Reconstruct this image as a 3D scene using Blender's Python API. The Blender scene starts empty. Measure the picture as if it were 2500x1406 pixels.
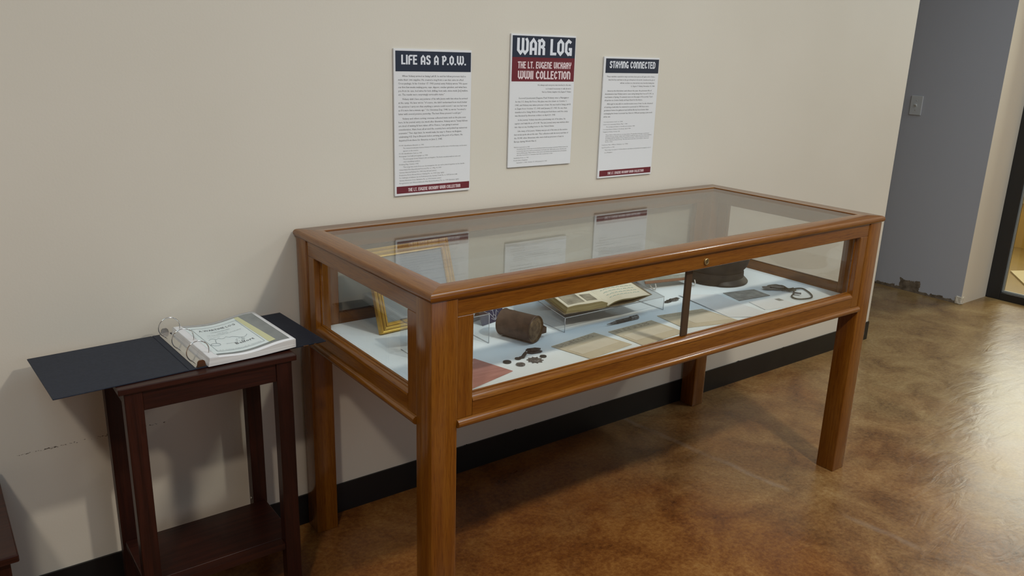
import bpy, bmesh, math, random
from mathutils import Vector, Matrix, Euler
random.seed(7)
C = bpy.context.collection
S = bpy.context.scene
PI = math.pi

# ---------------------------------------------------------------- camera
cam = bpy.data.cameras.new('camera')
cam.sensor_width = 36.0
cam.lens = 1976.568 / 2500 * 36.0
cam.clip_start = 0.02
camo = bpy.data.objects.new('camera', cam)
C.objects.link(camo)
camo.location = (-0.45599, -2.20380, 1.47525)
camo.rotation_euler = (1.284976, -0.029685, -0.637364)
S.camera = camo

# ---------------------------------------------------------------- exposure, world, lamps
S.view_settings.view_transform = 'Standard'
S.view_settings.look = 'None'
S.view_settings.gamma = 1.0
S.view_settings.use_curve_mapping = False
S.view_settings.exposure = 0.09

w = bpy.data.worlds.new('world')
S.world = w
w.use_nodes = True
w.node_tree.nodes['Background'].inputs[0].default_value = (0.55, 0.72, 1.0, 1)
w.node_tree.nodes['Background'].inputs[1].default_value = 0.6


def area(name, loc, rot, size, power, col, shape='DISK', size_y=None, spread=PI):
    l = bpy.data.lights.new(name, 'AREA')
    l.shape = shape
    l.size = size
    if size_y:
        l.size_y = size_y
    l.energy = power
    l.color = col
    l.spread = spread
    o = bpy.data.objects.new(name, l)
    o.location = loc
    o.rotation_euler = rot
    C.objects.link(o)
    return o


WARM = (1.0, 0.92, 0.78)
area('ceiling_lamp', (1.57, -2.52, 3.03), (0, 0, 0), 0.22, 49, WARM)
area('ceiling_lamp', (-1.25, -2.52, 3.03), (0, 0, 0), 0.22, 31, (1.0, 0.86, 0.70))
area('ceiling_lamp', (4.35, -2.52, 3.03), (0, 0, 0), 0.22, 26, WARM)
# cool fluorescent ceiling panels
for px_ in (-0.9, 1.5, 3.9):
    area('ceiling_panel', (px_, -1.55, 3.04), (0, 0, 0), 1.2, 17, (0.62, 0.84, 1.0), 'RECTANGLE', 1.2)
# cool fill added at an invented window behind the viewer; then lobby window daylight
area('rear_fill', (1.5, -5.08, 1.75), (PI / 2, 0, 0), 3.4, 6, (0.85, 0.9, 1.0), 'RECTANGLE', 2.0)
area('lobby_daylight', (6.97, 0.15, 1.75), (0, PI / 2, 0), 1.5, 55, (1.0, 0.93, 0.78), 'RECTANGLE', 1.9)
area('lobby_lamp', (6.1, -0.3, 2.95), (0, 0, 0), 0.3, 30, (1.0, 0.78, 0.42))


# ---------------------------------------------------------------- materials
def mat(name, col=(0.8, 0.8, 0.8), rough=0.5, metal=0.0, spec=0.5, coat=0.0, alpha=None):
    m = bpy.data.materials.new(name)
    m.use_nodes = True
    b = m.node_tree.nodes['Principled BSDF']
    b.inputs['Base Color'].default_value = (*col, 1)
    b.inputs['Roughness'].default_value = rough
    b.inputs['Metallic'].default_value = metal
    b.inputs['Specular IOR Level'].default_value = spec
    b.inputs['Coat Weight'].default_value = coat
    return m


def N(m, t, **kw):
    n = m.node_tree.nodes.new(t)
    for k, v in kw.items():
        setattr(n, k, v)
    return n


def L(m, a, b):
    m.node_tree.links.new(a, b)


def bsdf(m):
    return m.node_tree.nodes['Principled BSDF']


def ramp(m, fac, stops):
    r = N(m, 'ShaderNodeValToRGB')
    e = r.color_ramp.elements
    e[0].position, e[0].color = stops[0][0], (*stops[0][1], 1)
    e[1].position, e[1].color = stops[-1][0], (*stops[-1][1], 1)
    for p, c in stops[1:-1]:
        x = e.new(p)
        x.color = (*c, 1)
    L(m, fac, r.inputs[0])
    return r.outputs[0]


def noise(m, vec, scale, detail=4, rough=0.55, dist=0.0):
    n = N(m, 'ShaderNodeTexNoise')
    n.inputs['Scale'].default_value = scale
    n.inputs['Detail'].default_value = detail
    n.inputs['Roughness'].default_value = rough
    n.inputs['Distortion'].default_value = dist
    if vec is not None:
        L(m, vec, n.inputs['Vector'])
    return n.outputs['Fac']


def objco(m, scale=(1, 1, 1)):
    t = N(m, 'ShaderNodeTexCoord')
    mp = N(m, 'ShaderNodeMapping')
    mp.inputs['Scale'].default_value = scale
    L(m, t.outputs['Object'], mp.inputs['Vector'])
    return mp.outputs[0]


def mixc(m, fac, a, b, mode='MIX'):
    x = N(m, 'ShaderNodeMix', data_type='RGBA', blend_type=mode)
    for sock, v in ((x.inputs[0], fac), (x.inputs[6], a), (x.inputs[7], b)):
        if isinstance(v, (int, float)):
            sock.default_value = v
        elif isinstance(v, tuple):
            sock.default_value = (*v, 1)
        else:
            L(m, v, sock)
    return x.outputs[2]


def bump(m, h, strength, dist=0.002):
    b = N(m, 'ShaderNodeBump')
    b.inputs['Strength'].default_value = strength
    b.inputs['Distance'].default_value = dist
    L(m, h, b.inputs['Height'])
    L(m, b.outputs[0], bsdf(m).inputs['Normal'])


def wood(name, axis, dark, mid, light, rough=0.32, coat=0.25, gscale=1.0, spec=0.3):
    m = mat(name, mid, rough, coat=coat, spec=spec)
    bsdf(m).inputs['Coat Roughness'].default_value = 0.15
    sc = [60 * gscale] * 3
    sc[axis] = 2.2 * gscale
    v = objco(m, tuple(sc))
    a = noise(m, v, 1.0, 3, 0.6, 1.2)
    sc2 = [640 * gscale] * 3
    sc2[axis] = 22 * gscale
    b = noise(m, objco(m, tuple(sc2)), 1.0, 2, 0.6)
    c1 = ramp(m, a, [(0.28, dark), (0.5, mid), (0.72, light)])
    pores = ramp(m, b, [(0.36, (0.60, 0.52, 0.44)), (0.50, (1, 1, 1))])
    L(m, mixc(m, 0.75, c1, pores, 'MULTIPLY'), bsdf(m).inputs['Base Color'])
    bump(m, b, 0.12, 0.001)
    return m


OAK_D, OAK_M, OAK_L = (0.150, 0.046, 0.0030), (0.190, 0.064, 0.0045), (0.228, 0.086, 0.008)
OAK = [wood('oak_' + 'xyz'[i], i, OAK_D, OAK_M, OAK_L, 0.5, 1.0, 1.0, 0.08) for i in range(3)]
ESP = [wood('espresso_' + 'xyz'[i], i, (0.013, 0.0030, 0.0016), (0.025, 0.0055, 0.0028), (0.040, 0.0090, 0.0042), 0.40, 0.10) for i in range(3)]


def wall_mat():
    m = mat('wall_paint', (0.6, 0.55, 0.46), 0.55, spec=0.35)
    v = objco(m)
    big = noise(m, v, 0.9, 3)
    L(m, ramp(m, big, [(0.3, (0.62, 0.575, 0.495)), (0.7, (0.675, 0.63, 0.555))]), bsdf(m).inputs['Base Color'])
    bump(m, noise(m, v, 160, 3), 0.10, 0.002)
    return m


def grey_wall_mat():
    # blue-grey paint, chipped plaster along the floor
    m = mat('grey_paint', (0.3, 0.3, 0.33), 0.6)
    t = N(m, 'ShaderNodeTexCoord')
    sep = N(m, 'ShaderNodeSeparateXYZ')
    L(m, t.outputs['Object'], sep.inputs[0])
    nz = noise(m, t.outputs['Object'], 14, 5, 0.65)
    # band along the floor
    h = N(m, 'ShaderNodeMath', operation='MULTIPLY_ADD')
    L(m, nz, h.inputs[0]); h.inputs[1].default_value = 0.085; h.inputs[2].default_value = -0.024
    band = N(m, 'ShaderNodeMath', operation='LESS_THAN')
    L(m, sep.outputs[2], band.inputs[0]); L(m, h.outputs[0], band.inputs[1])
    # one torn patch, about ten centimetres high
    def between(sock, lo, hi, amp):
        s = N(m, 'ShaderNodeMath', operation='MULTIPLY_ADD')
        L(m, nz, s.inputs[0]); s.inputs[1].default_value = amp; L(m, sock, s.inputs[2])
        a = N(m, 'ShaderNodeMath', operation='GREATER_THAN'); L(m, s.outputs[0], a.inputs[0]); a.inputs[1].default_value = lo
        b = N(m, 'ShaderNodeMath', operation='LESS_THAN'); L(m, s.outputs[0], b.inputs[0]); b.inputs[1].default_value = hi
        c = N(m, 'ShaderNodeMath', operation='MULTIPLY'); L(m, a.outputs[0], c.inputs[0]); L(m, b.outputs[0], c.inputs[1])
        return c.outputs[0]
    p1 = between(sep.outputs[1], 0.335, 0.475, 0.06)
    p2 = between(sep.outputs[2], -0.1, 0.125, 0.09)
    pp = N(m, 'ShaderNodeMath', operation='MULTIPLY'); L(m, p1, pp.inputs[0]); L(m, p2, pp.inputs[1])
    mx = N(m, 'ShaderNodeMath', operation='MAXIMUM'); L(m, band.outputs[0], mx.inputs[0]); L(m, pp.outputs[0], mx.inputs[1])
    raw = ramp(m, noise(m, t.outputs['Object'], 30, 4), [(0.35, (0.085, 0.065, 0.045)), (0.7, (0.20, 0.16, 0.12))])
    L(m, mixc(m, mx.outputs[0], (0.38, 0.395, 0.445), raw), bsdf(m).inputs['Base Color'])
    bump(m, noise(m, t.outputs['Object'], 160, 3), 0.10, 0.002)
    return m


def floor_mat():
    """acid stain: large clouds of orange brown and olive tan, speckled grain, a pale scored joint"""
    m = mat('stained_concrete', (0.15, 0.07, 0.03), 0.3, spec=0.5)
    v = objco(m)
    big = noise(m, v, 0.85, 5, 0.6, 0.8)
    med = noise(m, v, 4.2, 9, 0.68, 0.6)
    fine = noise(m, v, 70, 8, 0.78)

    def fma(a, k, c):
        n = N(m, 'ShaderNodeMath', operation='MULTIPLY_ADD')
        L(m, a, n.inputs[0]); n.inputs[1].default_value = k
        if isinstance(c, (int, float)):
            n.inputs[2].default_value = c
        else:
            L(m, c, n.inputs[2])
        return n.outputs[0]
    tone = fma(fine, 0.85, fma(med, 0.95, -0.42))
    warm = ramp(m, tone, [(0.22, (0.0562, 0.0163, 0.0037)), (0.42, (0.15, 0.05, 0.01)), (0.58, (0.2313, 0.095, 0.0213)), (0.80, (0.3375, 0.1812, 0.0562))])
    olive = ramp(m, tone, [(0.22, (0.0875, 0.045, 0.0175)), (0.42, (0.1875, 0.1125, 0.0425)), (0.58, (0.2562, 0.1725, 0.075)), (0.80, (0.375, 0.2812, 0.1438))])
    # stain turns olive tan along x, lobby sheen put into its colour
    sep = N(m, 'ShaderNodeSeparateXYZ'); L(m, v, sep.inputs[0])
    g = fma(sep.outputs[0], 0.30, fma(big, 2.6, -1.62))
    cl = N(m, 'ShaderNodeClamp'); L(m, g, cl.inputs[0])
    col = mixc(m, cl.outputs[0], warm, olive)
    # scored joint
    d1 = fma(sep.outputs[0], JN[0], fma(sep.outputs[1], JN[1], JN[2]))
    ab = N(m, 'ShaderNodeMath', operation='ABSOLUTE'); L(m, fma(noise(m, v, 7, 3), 0.05, fma(d1, 1.0, -0.025)), ab.inputs[0])
    ms = N(m, 'ShaderNodeMapRange'); L(m, ab.outputs[0], ms.inputs[0])
    ms.inputs[1].default_value = 0.004; ms.inputs[2].default_value = 0.020; ms.inputs[3].default_value = 1.0; ms.inputs[4].default_value = 0.0
    jn = N(m, 'ShaderNodeMath', operation='MULTIPLY'); L(m, ms.outputs[0], jn.inputs[0])
    L(m, ramp(m, noise(m, v, 3.1, 4), [(0.45, (0.0, 0.0, 0.0)), (0.62, (0.42, 0.42, 0.42))]), jn.inputs[1])
    col = mixc(m, jn.outputs[0], col, (0.30, 0.235, 0.18))
    L(m, col, bsdf(m).inputs['Base Color'])
    r = N(m, 'ShaderNodeMapRange'); L(m, med, r.inputs[0]); r.inputs[3].default_value = 0.20; r.inputs[4].default_value = 0.40
    L(m, r.outputs[0], bsdf(m).inputs['Roughness'])
    st = N(m, 'ShaderNodeMapping'); st.inputs['Rotation'].default_value = (0, 0, 0.6); st.inputs['Scale'].default_value = (3.5, 11, 1)
    L(m, v, st.inputs['Vector'])
    bump(m, noise(m, st.outputs[0], 1.4, 6, 0.55, 0.8), 0.16, 0.012)
    return m


def glass_mat(name, tint=(0.985, 0.993, 0.988), rough=0.0, ior_=1.52):
    m = bpy.data.materials.new(name)
    m.use_nodes = True
    nt = m.node_tree
    nt.nodes.remove(nt.nodes['Principled BSDF'])
    out = nt.nodes['Material Output']
    g = N(m, 'ShaderNodeNewGeometry')
    ior = N(m, 'ShaderNodeMapRange'); L(m, g.outputs['Backfacing'], ior.inputs[0])
    ior.inputs[3].default_value = ior_; ior.inputs[4].default_value = 1 / ior_
    fr = N(m, 'ShaderNodeFresnel'); L(m, ior.outputs[0], fr.inputs['IOR'])
    tr = N(m, 'ShaderNodeBsdfTransparent'); tr.inputs[0].default_value = (*tint, 1)
    gl = N(m, 'ShaderNodeBsdfGlossy'); gl.inputs['Roughness'].default_value = rough
    mx = N(m, 'ShaderNodeMixShader')
    L(m, fr.outputs[0], mx.inputs[0]); L(m, tr.outputs[0], mx.inputs[1]); L(m, gl.outputs[0], mx.inputs[2])
    L(m, mx.outputs[0], out.inputs[0])
    return m


def noisy(name, c0, c1, scale, rough=0.6, metal=0.0, bmp=0.0, detail=5):
    m = mat(name, c0, rough, metal)
    v = objco(m)
    n = noise(m, v, scale, detail)
    L(m, ramp(m, n, [(0.33, c0), (0.67, c1)]), bsdf(m).inputs['Base Color'])
    if bmp:
        bump(m, n, bmp, 0.001)
    return m


JN = (1.0, 0.11, -1.815)
M_WALL = wall_mat()
M_GREY = grey_wall_mat()
M_FLOOR = floor_mat()
M_CEIL = mat('ceiling_white', (0.60, 0.57, 0.52), 0.8)
M_BASE = noisy('black_vinyl', (0.0035, 0.0035, 0.004), (0.006, 0.006, 0.006), 8, 0.42)
M_GLASS = glass_mat('case_glass', ior_=1.55)
M_ACRYL = glass_mat('acrylic', (0.955, 0.965, 0.97))
M_DOORGLASS = glass_mat('door_glass', (0.95, 0.98, 0.96))
M_BLACKMETAL = mat('black_aluminium', (0.012, 0.012, 0.013), 0.35, 0.0)
M_YELLOW = noisy('lobby_tan_paint', (0.42, 0.27, 0.060), (0.46, 0.30, 0.070), 3, 0.7)
M_TANFLOOR = noisy('lobby_tan_floor', (0.20, 0.135, 0.036), (0.23, 0.155, 0.042), 6, 0.5)
M_MAT = mat('pale_mat', (0.46, 0.40, 0.25), 0.8)
M_WHITE = mat('paper_white', (0.74, 0.74, 0.76), 0.5)
M_FOAM = mat('foam_core', (0.72, 0.72, 0.74), 0.6)
M_NAVY = mat('navy_print', (0.016, 0.024, 0.046), 0.4)
M_MAROON = mat('maroon_print', (0.145, 0.016, 0.026), 0.4)
M_LETTER = mat('letter_white', (0.72, 0.74, 0.80), 0.5)
M_LETTERPINK = mat('letter_pink_white', (0.74, 0.60, 0.62), 0.5)
M_INK = mat('body_ink', (0.09, 0.09, 0.095), 0.6)
M_INK2 = mat('list_ink', (0.18, 0.18, 0.185), 0.6)
M_CHROME = mat('chrome', (0.75, 0.74, 0.72), 0.12, 1.0)
M_BRASS = noisy('worn_brass', (0.26, 0.19, 0.085), (0.36, 0.27, 0.13), 60, 0.42, 0.8)
M_DARKHOLE = mat('dark_slot', (0.01, 0.008, 0.006), 0.6)
M_BINDER = noisy('binder_vinyl', (0.011, 0.015, 0.027), (0.017, 0.022, 0.036), 120, 0.5, 0, 0.10)
bsdf(M_BINDER).inputs['Specular IOR Level'].default_value = 0.22
M_PLATE = mat('switch_plate', (0.45, 0.47, 0.49), 0.4)
M_CLOTH = noisy('white_cloth', (0.82, 0.90, 0.95), (0.86, 0.93, 0.97), 9, 0.85, 0, 0.05)
M_GOLD = noisy('gilt', (0.56, 0.32, 0.045), (0.75, 0.48, 0.10), 25, 0.34, 0.55)
M_GOLDDARK = mat('gilt_groove', (0.22, 0.10, 0.012), 0.4, 0.4)
M_RUST = noisy('rusty_tin', (0.055, 0.034, 0.024), (0.115, 0.072, 0.050), 38, 0.62, 0.25, 0.3)
M_RUSTEND = noisy('rusty_tin_end', (0.06, 0.036, 0.02), (0.22, 0.15, 0.08), 60, 0.5, 0.35, 0.3)
M_BADGE = noisy('dark_pewter', (0.028, 0.032, 0.033), (0.085, 0.09, 0.09), 160, 0.5, 0.5, 0.3)
M_SILVER = noisy('old_silver', (0.09, 0.09, 0.09), (0.26, 0.25, 0.24), 160, 0.45, 0.6, 0.3)
M_WIRE = mat('tag_chain', (0.12, 0.12, 0.10), 0.45, 0.5)
M_TAG = noisy('tag_metal', (0.09, 0.10, 0.11), (0.2, 0.21, 0.22), 90, 0.45, 0.5)
M_TAN = noisy('aged_envelope', (0.57, 0.50, 0.37), (0.66, 0.59, 0.45), 10, 0.8)
M_TANDARK = noisy('aged_envelope_band', (0.44, 0.39, 0.29), (0.53, 0.47, 0.36), 14, 0.8)
M_TANLIGHT = noisy('aged_envelope_panel', (0.66, 0.60, 0.48), (0.72, 0.66, 0.54), 14, 0.8)
M_TANINK = mat('envelope_ink', (0.22, 0.19, 0.155), 0.8)
M_NAVYCARD = noisy('navy_cloth', (0.012, 0.013, 0.045), (0.02, 0.02, 0.065), 90, 0.55)
M_CAP = noisy('cap_wool', (0.010, 0.0070, 0.0055), (0.030, 0.022, 0.016), 28, 0.9, 0, 0.4)
M_VISOR = noisy('cap_visor', (0.008, 0.006, 0.005), (0.020, 0.015, 0.011), 18, 0.5, 0, 0.2)
M_PAGE = noisy('aged_page', (0.66, 0.60, 0.46), (0.74, 0.69, 0.56), 12, 0.8)
M_PAGEEDGE = None
M_BOOKCOVER = noisy('book_cover', (0.12, 0.095, 0.06), (0.2, 0.165, 0.11), 40, 0.7)
M_PHOTO = noisy('faded_photo', (0.16, 0.14, 0.10), (0.42, 0.38, 0.29), 26, 0.5)
M_TEAL = mat('teal_ink', (0.22, 0.42, 0.40), 0.8)
M_GREYPHOTO = noisy('grey_photo', (0.20, 0.21, 0.20), (0.40, 0.40, 0.38), 30, 0.6)
M_BROWNEDGE = mat('brown_edge', (0.20, 0.085, 0.035), 0.6)
M_GREENGREY = noisy('green_grey_photo', (0.20, 0.21, 0.17), (0.36, 0.36, 0.30), 18, 0.5)
M_SHEET = mat('pale_sheet', (0.80, 0.83, 0.86), 0.7)
M_SHEETEDGE = mat('sheet_shadow_edge', (0.25, 0.25, 0.27), 0.8)
M_COVERGREY = noisy('scan_grey', (0.20, 0.215, 0.215), (0.26, 0.275, 0.27), 18, 0.45)
M_CREAM = noisy('scan_cream', (0.66, 0.74, 0.75), (0.72, 0.79, 0.80), 9, 0.45)
M_YELLOWSTRIP = mat('scan_yellow', (0.60, 0.60, 0.36), 0.45)
M_PRINTINK = mat('scan_ink', (0.34, 0.38, 0.40), 0.6)
M_PRINTINK2 = mat('scan_dark', (0.11, 0.12, 0.135), 0.6)
M_PLASTER = noisy('bare_plaster', (0.5, 0.46, 0.38), (0.66, 0.62, 0.54), 40, 0.9)


def red_mat():
    m = mat('red_card', (0.4, 0.15, 0.14), 0.7)
    v = objco(m, (9, 70, 1))
    L(m, ramp(m, noise(m, v, 1.0, 4), [(0.3, (0.42, 0.185, 0.160)), (0.7, (0.55, 0.27, 0.235))]), bsdf(m).inputs['Base Color'])
    return m


M_RED = red_mat()


def pageedge_mat():
    m = mat('page_edges', (0.4, 0.33, 0.16), 0.8)
    v = objco(m, (4, 4, 420))
    L(m, ramp(m, noise(m, v, 1.0, 3), [(0.35, (0.20, 0.15, 0.055)), (0.65, (0.48, 0.40, 0.20))]), bsdf(m).inputs['Base Color'])
    return m


M_PAGEEDGE = pageedge_mat()


def stackedge_mat():
    m = mat('paper_edges', (0.7, 0.7, 0.7), 0.7)
    v = objco(m, (4, 4, 500))
    L(m, ramp(m, noise(m, v, 1.0, 3), [(0.35, (0.60, 0.585, 0.58)), (0.6, (0.78, 0.775, 0.77))]), bsdf(m).inputs['Base Color'])
    return m


M_STACK = stackedge_mat()


# ---------------------------------------------------------------- mesh helpers
def box(bm, x0, x1, y0, y1, z0, z1, bev=0.0, seg=2, mi=0):
    r = bmesh.ops.create_cube(bm, size=1.0, matrix=Matrix.Translation(((x0 + x1) / 2, (y0 + y1) / 2, (z0 + z1) / 2)) @ Matrix.Diagonal((x1 - x0, y1 - y0, z1 - z0, 1)))
    vs = r['verts']
    fs = {f for v in vs for f in v.link_faces}
    for f in fs:
        f.material_index = mi
    if bev > 0:
        es = list({e for v in vs for e in v.link_edges})
        bmesh.ops.bevel(bm, geom=es, offset=bev, segments=seg, affect='EDGES', profile=0.5)


def prism(bm, pts, axis, a0, a1, mi=0):
    """closed 2-D outline pushed along an axis; pts are (y,z), (x,z) or (x,y)"""
    def P(p, a):
        return ((a, p[0], p[1]), (p[0], a, p[1]), (p[0], p[1], a))[axis]
    A = [bm.verts.new(P(p, a0)) for p in pts]
    B = [bm.verts.new(P(p, a1)) for p in pts]
    n = len(pts)
    for i in range(n):
        bm.faces.new((A[i], A[(i + 1) % n], B[(i + 1) % n], B[i])).material_index = mi
    bm.faces.new(A).material_index = mi
    bm.faces.new(B[::-1]).material_index = mi


def lathe(bm, prof, n=32, mat4=None, close=True, mi=0):
    """profile of (radius, height) spun round z"""
    rings = []
    for r, z in prof:
        if r < 1e-6:
            rings.append([bm.verts.new((0, 0, z))])
        else:
            rings.append([bm.verts.new((r * math.cos(2 * PI * k / n), r * math.sin(2 * PI * k / n), z)) for k in range(n)])
    for a, b in zip(rings[:-1], rings[1:]):
        for k in range(n):
            k2 = (k + 1) % n
            if len(a) == 1 and len(b) == 1:
                continue
            if len(a) == 1:
                f = bm.faces.new((a[0], b[k2], b[k]))
            elif len(b) == 1:
                f = bm.faces.new((a[k], a[k2], b[0]))
            else:
                f = bm.faces.new((a[k], a[k2], b[k2], b[k]))
            f.material_index = mi
            f.smooth = True
    if mat4:
        bmesh.ops.transform(bm, matrix=mat4, verts=[v for r in rings for v in r])


def tube(bm, pts, r, n=8, closed=False, mi=0):
    pts = [Vector(p) for p in pts]
    m = len(pts)
    rings = []
    ref = None
    for i in range(m):
        a = pts[i - 1] if (i > 0 or closed) else pts[i]
        b = pts[(i + 1) % m] if (i < m - 1 or closed) else pts[i]
        t = (b - a).normalized()
        if ref is None:
            ref = t.orthogonal().normalized()
        u = (ref - t * ref.dot(t))
        if u.length < 1e-5:
            u = t.orthogonal()
        u.normalize()
        ref = u
        v = t.cross(u)
        rr = r[i] if isinstance(r, (list, tuple)) else r
        rings.append([bm.verts.new(pts[i] + (u * math.cos(2 * PI * k / n) + v * math.sin(2 * PI * k / n)) * rr) for k in range(n)])
    for i in range(m if closed else m - 1):
        a, b = rings[i], rings[(i + 1) % m]
        for k in range(n):
            f = bm.faces.new((a[k], a[(k + 1) % n], b[(k + 1) % n], b[k]))
            f.smooth = True
            f.material_index = mi
    if not closed:
        bm.faces.new(rings[0][::-1]).material_index = mi
        bm.faces.new(rings[-1]).material_index = mi


def poly_slab(bm, pts, z0, z1, mi=0):
    prism(bm, pts, 2, z0, z1, mi)


def grid(bm, nx, ny, fn, mi=0, smooth=True):
    V = [[bm.verts.new(fn(i / nx, j / ny)) for j in range(ny + 1)] for i in range(nx + 1)]
    for i in range(nx):
        for j in range(ny):
            f = bm.faces.new((V[i][j], V[i + 1][j], V[i + 1][j + 1], V[i][j + 1]))
            f.material_index = mi
            f.smooth = smooth
    return V


def obj(name, bm, mats, parent=None, smooth=None):
    bmesh.ops.recalc_face_normals(bm, faces=bm.faces)
    me = bpy.data.meshes.new(name)
    bm.to_mesh(me)
    bm.free()
    for m in (mats if isinstance(mats, (list, tuple)) else [mats]):
        me.materials.append(m)
    if smooth:
        for p in me.polygons:
            p.use_smooth = True
        try:
            me.set_sharp_from_angle(angle=math.radians(smooth))
        except Exception:
            pass
    o = bpy.data.objects.new(name, me)
    C.objects.link(o)
    if parent:
        o.parent = parent
    return o


def B():
    return bmesh.new()


def bx(name, x0, x1, y0, y1, z0, z1, m, parent=None, bev=0.0):
    bm = B()
    box(bm, x0, x1, y0, y1, z0, z1, bev)
    return obj(name, bm, m, parent)


def tag(o, label, cat, group=None):
    o['label'] = label
    o['category'] = cat
    if group:
        o['group'] = group
    return o


def thing(name, label, cat, loc=(0, 0, 0), rotz=0.0, group=None):
    o = bpy.data.objects.new(name, None)
    o.empty_display_size = 0.05
    C.objects.link(o)
    o.location = loc
    o.rotation_euler = (0, 0, rotz)
    return tag(o, label, cat, group)


def struct(name, bm, m, label=None):
    o = obj(name, bm, m)
    o['kind'] = 'structure'
    if label:
        o['label'] = label
    return o


# ---------------------------------------------------------------- the setting
def sbox(name, x0, x1, y0, y1, z0, z1, m, label):
    bm = B()
    box(bm, x0, x1, y0, y1, z0, z1)
    return struct(name, bm, m, label)


sbox('floor', -3.2, 5.22, -5.3, 2.6, -0.12, 0.0, M_FLOOR, 'brown acid-stained concrete floor with a soft gloss')
sbox('ceiling', -3.3, 5.34, -5.3, 2.7, 3.05, 3.2, M_CEIL, 'white ceiling')
sbox('wall_back', -3.2, 3.666, 0.0, 0.14, 0.0, 3.05, M_WALL, 'beige painted wall behind the display case')
sbox('wall_left', -3.32, -3.2, -5.3, 0.14, 0.0, 3.05, M_WALL, 'beige wall on the left')
bm = B()
box(bm, -3.2, -0.3, -5.3, -5.16, 0, 3.05)
box(bm, 3.3, 5.22, -5.3, -5.16, 0, 3.05)
box(bm, -0.3, 3.3, -5.3, -5.16, 0, 0.7)
box(bm, -0.3, 3.3, -5.3, -5.16, 2.8, 3.05)
struct('wall_front', bm, mat('darkened_wall', (0.13, 0.09, 0.06), 0.7), 'unseen wall, coloured dark brown to weaken reflections, with an added window opening')  # unseen wall, kept dark so the oak fronts reflect less
bm = B()
box(bm, -0.3, 3.3, -5.26, -5.20, 0.7, 0.76); box(bm, -0.3, 3.3, -5.26, -5.20, 2.74, 2.8)
for x in (-0.3, 1.47, 3.24):
    box(bm, x, x + 0.06, -5.26, -5.20, 0.76, 2.74)
wf = struct('window_added', bm, M_BLACKMETAL, 'black frame of the added window behind the viewer')  # invented window frame, there to carry the added fill
bm = B(); box(bm, -0.24, 3.24, -5.235, -5.229, 0.76, 2.74)
obj('window_added_pane', bm, M_DOORGLASS, wf)
# recess beyond the end of the beige wall
sbox('wall_recess_back', 3.52, 5.2, 2.5, 2.6, 0.0, 3.05, M_WALL, 'beige wall closing the recess')
sbox('wall_recess_left', 3.52, 3.666, 0.14, 2.5, 0.0, 3.05, M_WALL, 'beige side wall of the recess')
sbox('wall_right', 4.822, 4.90, 0.033, 2.5, 0.0, 3.05, M_GREY, 'blue-grey wall with scuffed bare plaster along the floor')
sbox('wall_pier', 4.8225, 5.2, 0.0325, 0.14, 0.0, 3.05, M_WALL, 'narrow beige wall beside the black framed door')
# torn plaster lump at the foot of the corner
bm = B()
box(bm, 4.8135, 4.850, 0.0245, 0.068, 0.0, 0.050, 0.008, 3)
bmesh.ops.subdivide_edges(bm, edges=bm.edges[:], cuts=1, use_grid_fill=True)
for v_ in bm.verts:
    if v_.co.z > 0.004:
        v_.co += Vector((random.uniform(-.0018, .0018), random.uniform(-.0025, .0025), random.uniform(-.004, .003)))
struct('trim_1', bm, M_PLASTER, 'crumpled pale plaster at the foot of the wall corner')

sbox('baseboard_back', -3.2, 3.669, -0.006, 0.0, 0.0, 0.1022, M_BASE, 'black vinyl baseboard along the beige wall')
# paint flecks on the upper edge of the baseboard: part of the wall's wear
bm = B()
for x, h in ((0.075, 0.006), (0.095, 0.008), (-0.02, 0.004), (1.02, 0.004), (1.24, 0.005), (1.62, 0.004), (2.55, 0.006), (2.9, 0.004), (0.18, 0.004)):
    h *= 0.7
    pts = [(x - 0.013, 0.1015), (x + 0.017, 0.1015), (x + 0.012, 0.1015 + h * .45), (x + 0.006, 0.1015 + h * .3), (x + 0.002, 0.1015 + h), (x - 0.002, 0.1015 + h * .4), (x - 0.008, 0.1015 + h * .6)]
    prism(bm, pts, 1, -0.0045, -0.0002)
struct('trim_2', bm, M_BASE, 'ragged adhesive bits along the top of the black baseboard')

# scuff line on the wall above the baseboard
bm = B()
for k in range(420):
    x = -0.40 + 0.42 * random.random()
    dens = math.exp(-((x + 0.262) / 0.016) ** 2) + 0.8 * math.exp(-((x + 0.135) / 0.016) ** 2) + 0.10
    if random.random() < dens:
        z = 0.457 + random.gauss(0, 0.0013)
        l = random.uniform(0.0008, 0.0045)
        h = random.uniform(0.0004, 0.0011)
        box(bm, x, x + l, -0.0004, 0.0001, z, z + h)
struct('trim_3', bm, mat('scuff', (0.09, 0.07, 0.05), 0.7), 'dark scuff marks in a line along the wall')

# wall with the glass door
sbox('wall_door', 5.2, 5.32, -5.3, -1.16, 0.0, 3.05, M_WALL, 'beige wall right of the glass door')
sbox('wall_over_door', 5.2, 5.32, -1.16, 0.14, 2.30, 3.05, M_WALL, 'beige wall over the glass door')
bm = B()
box(bm, 5.165, 5.235, -0.052, 0.034, 0.0, 2.30, 0.004)
box(bm, 5.165, 5.235, -1.16, -1.075, 0.0, 2.30, 0.004)
box(bm, 5.165, 5.235, -1.075, -0.052, 2.215, 2.30, 0.004)
box(bm, 5.165, 5.235, -1.075, -0.052, 0.0, 0.05, 0.004)
d = struct('door_1', bm, M_BLACKMETAL, 'black aluminium framed glass door into a yellow lit lobby')
bm = B(); box(bm, 5.197, 5.203, -1.075, -0.052, 0.05, 2.215)
obj('door_glass', bm, M_DOORGLASS, d)
bm = B(); box(bm, 5.186, 5.197, -1.075, -0.052, 0.05, 0.062); box(bm, 5.186, 5.197, -0.062, -0.052, 0.062, 2.215)
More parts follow.
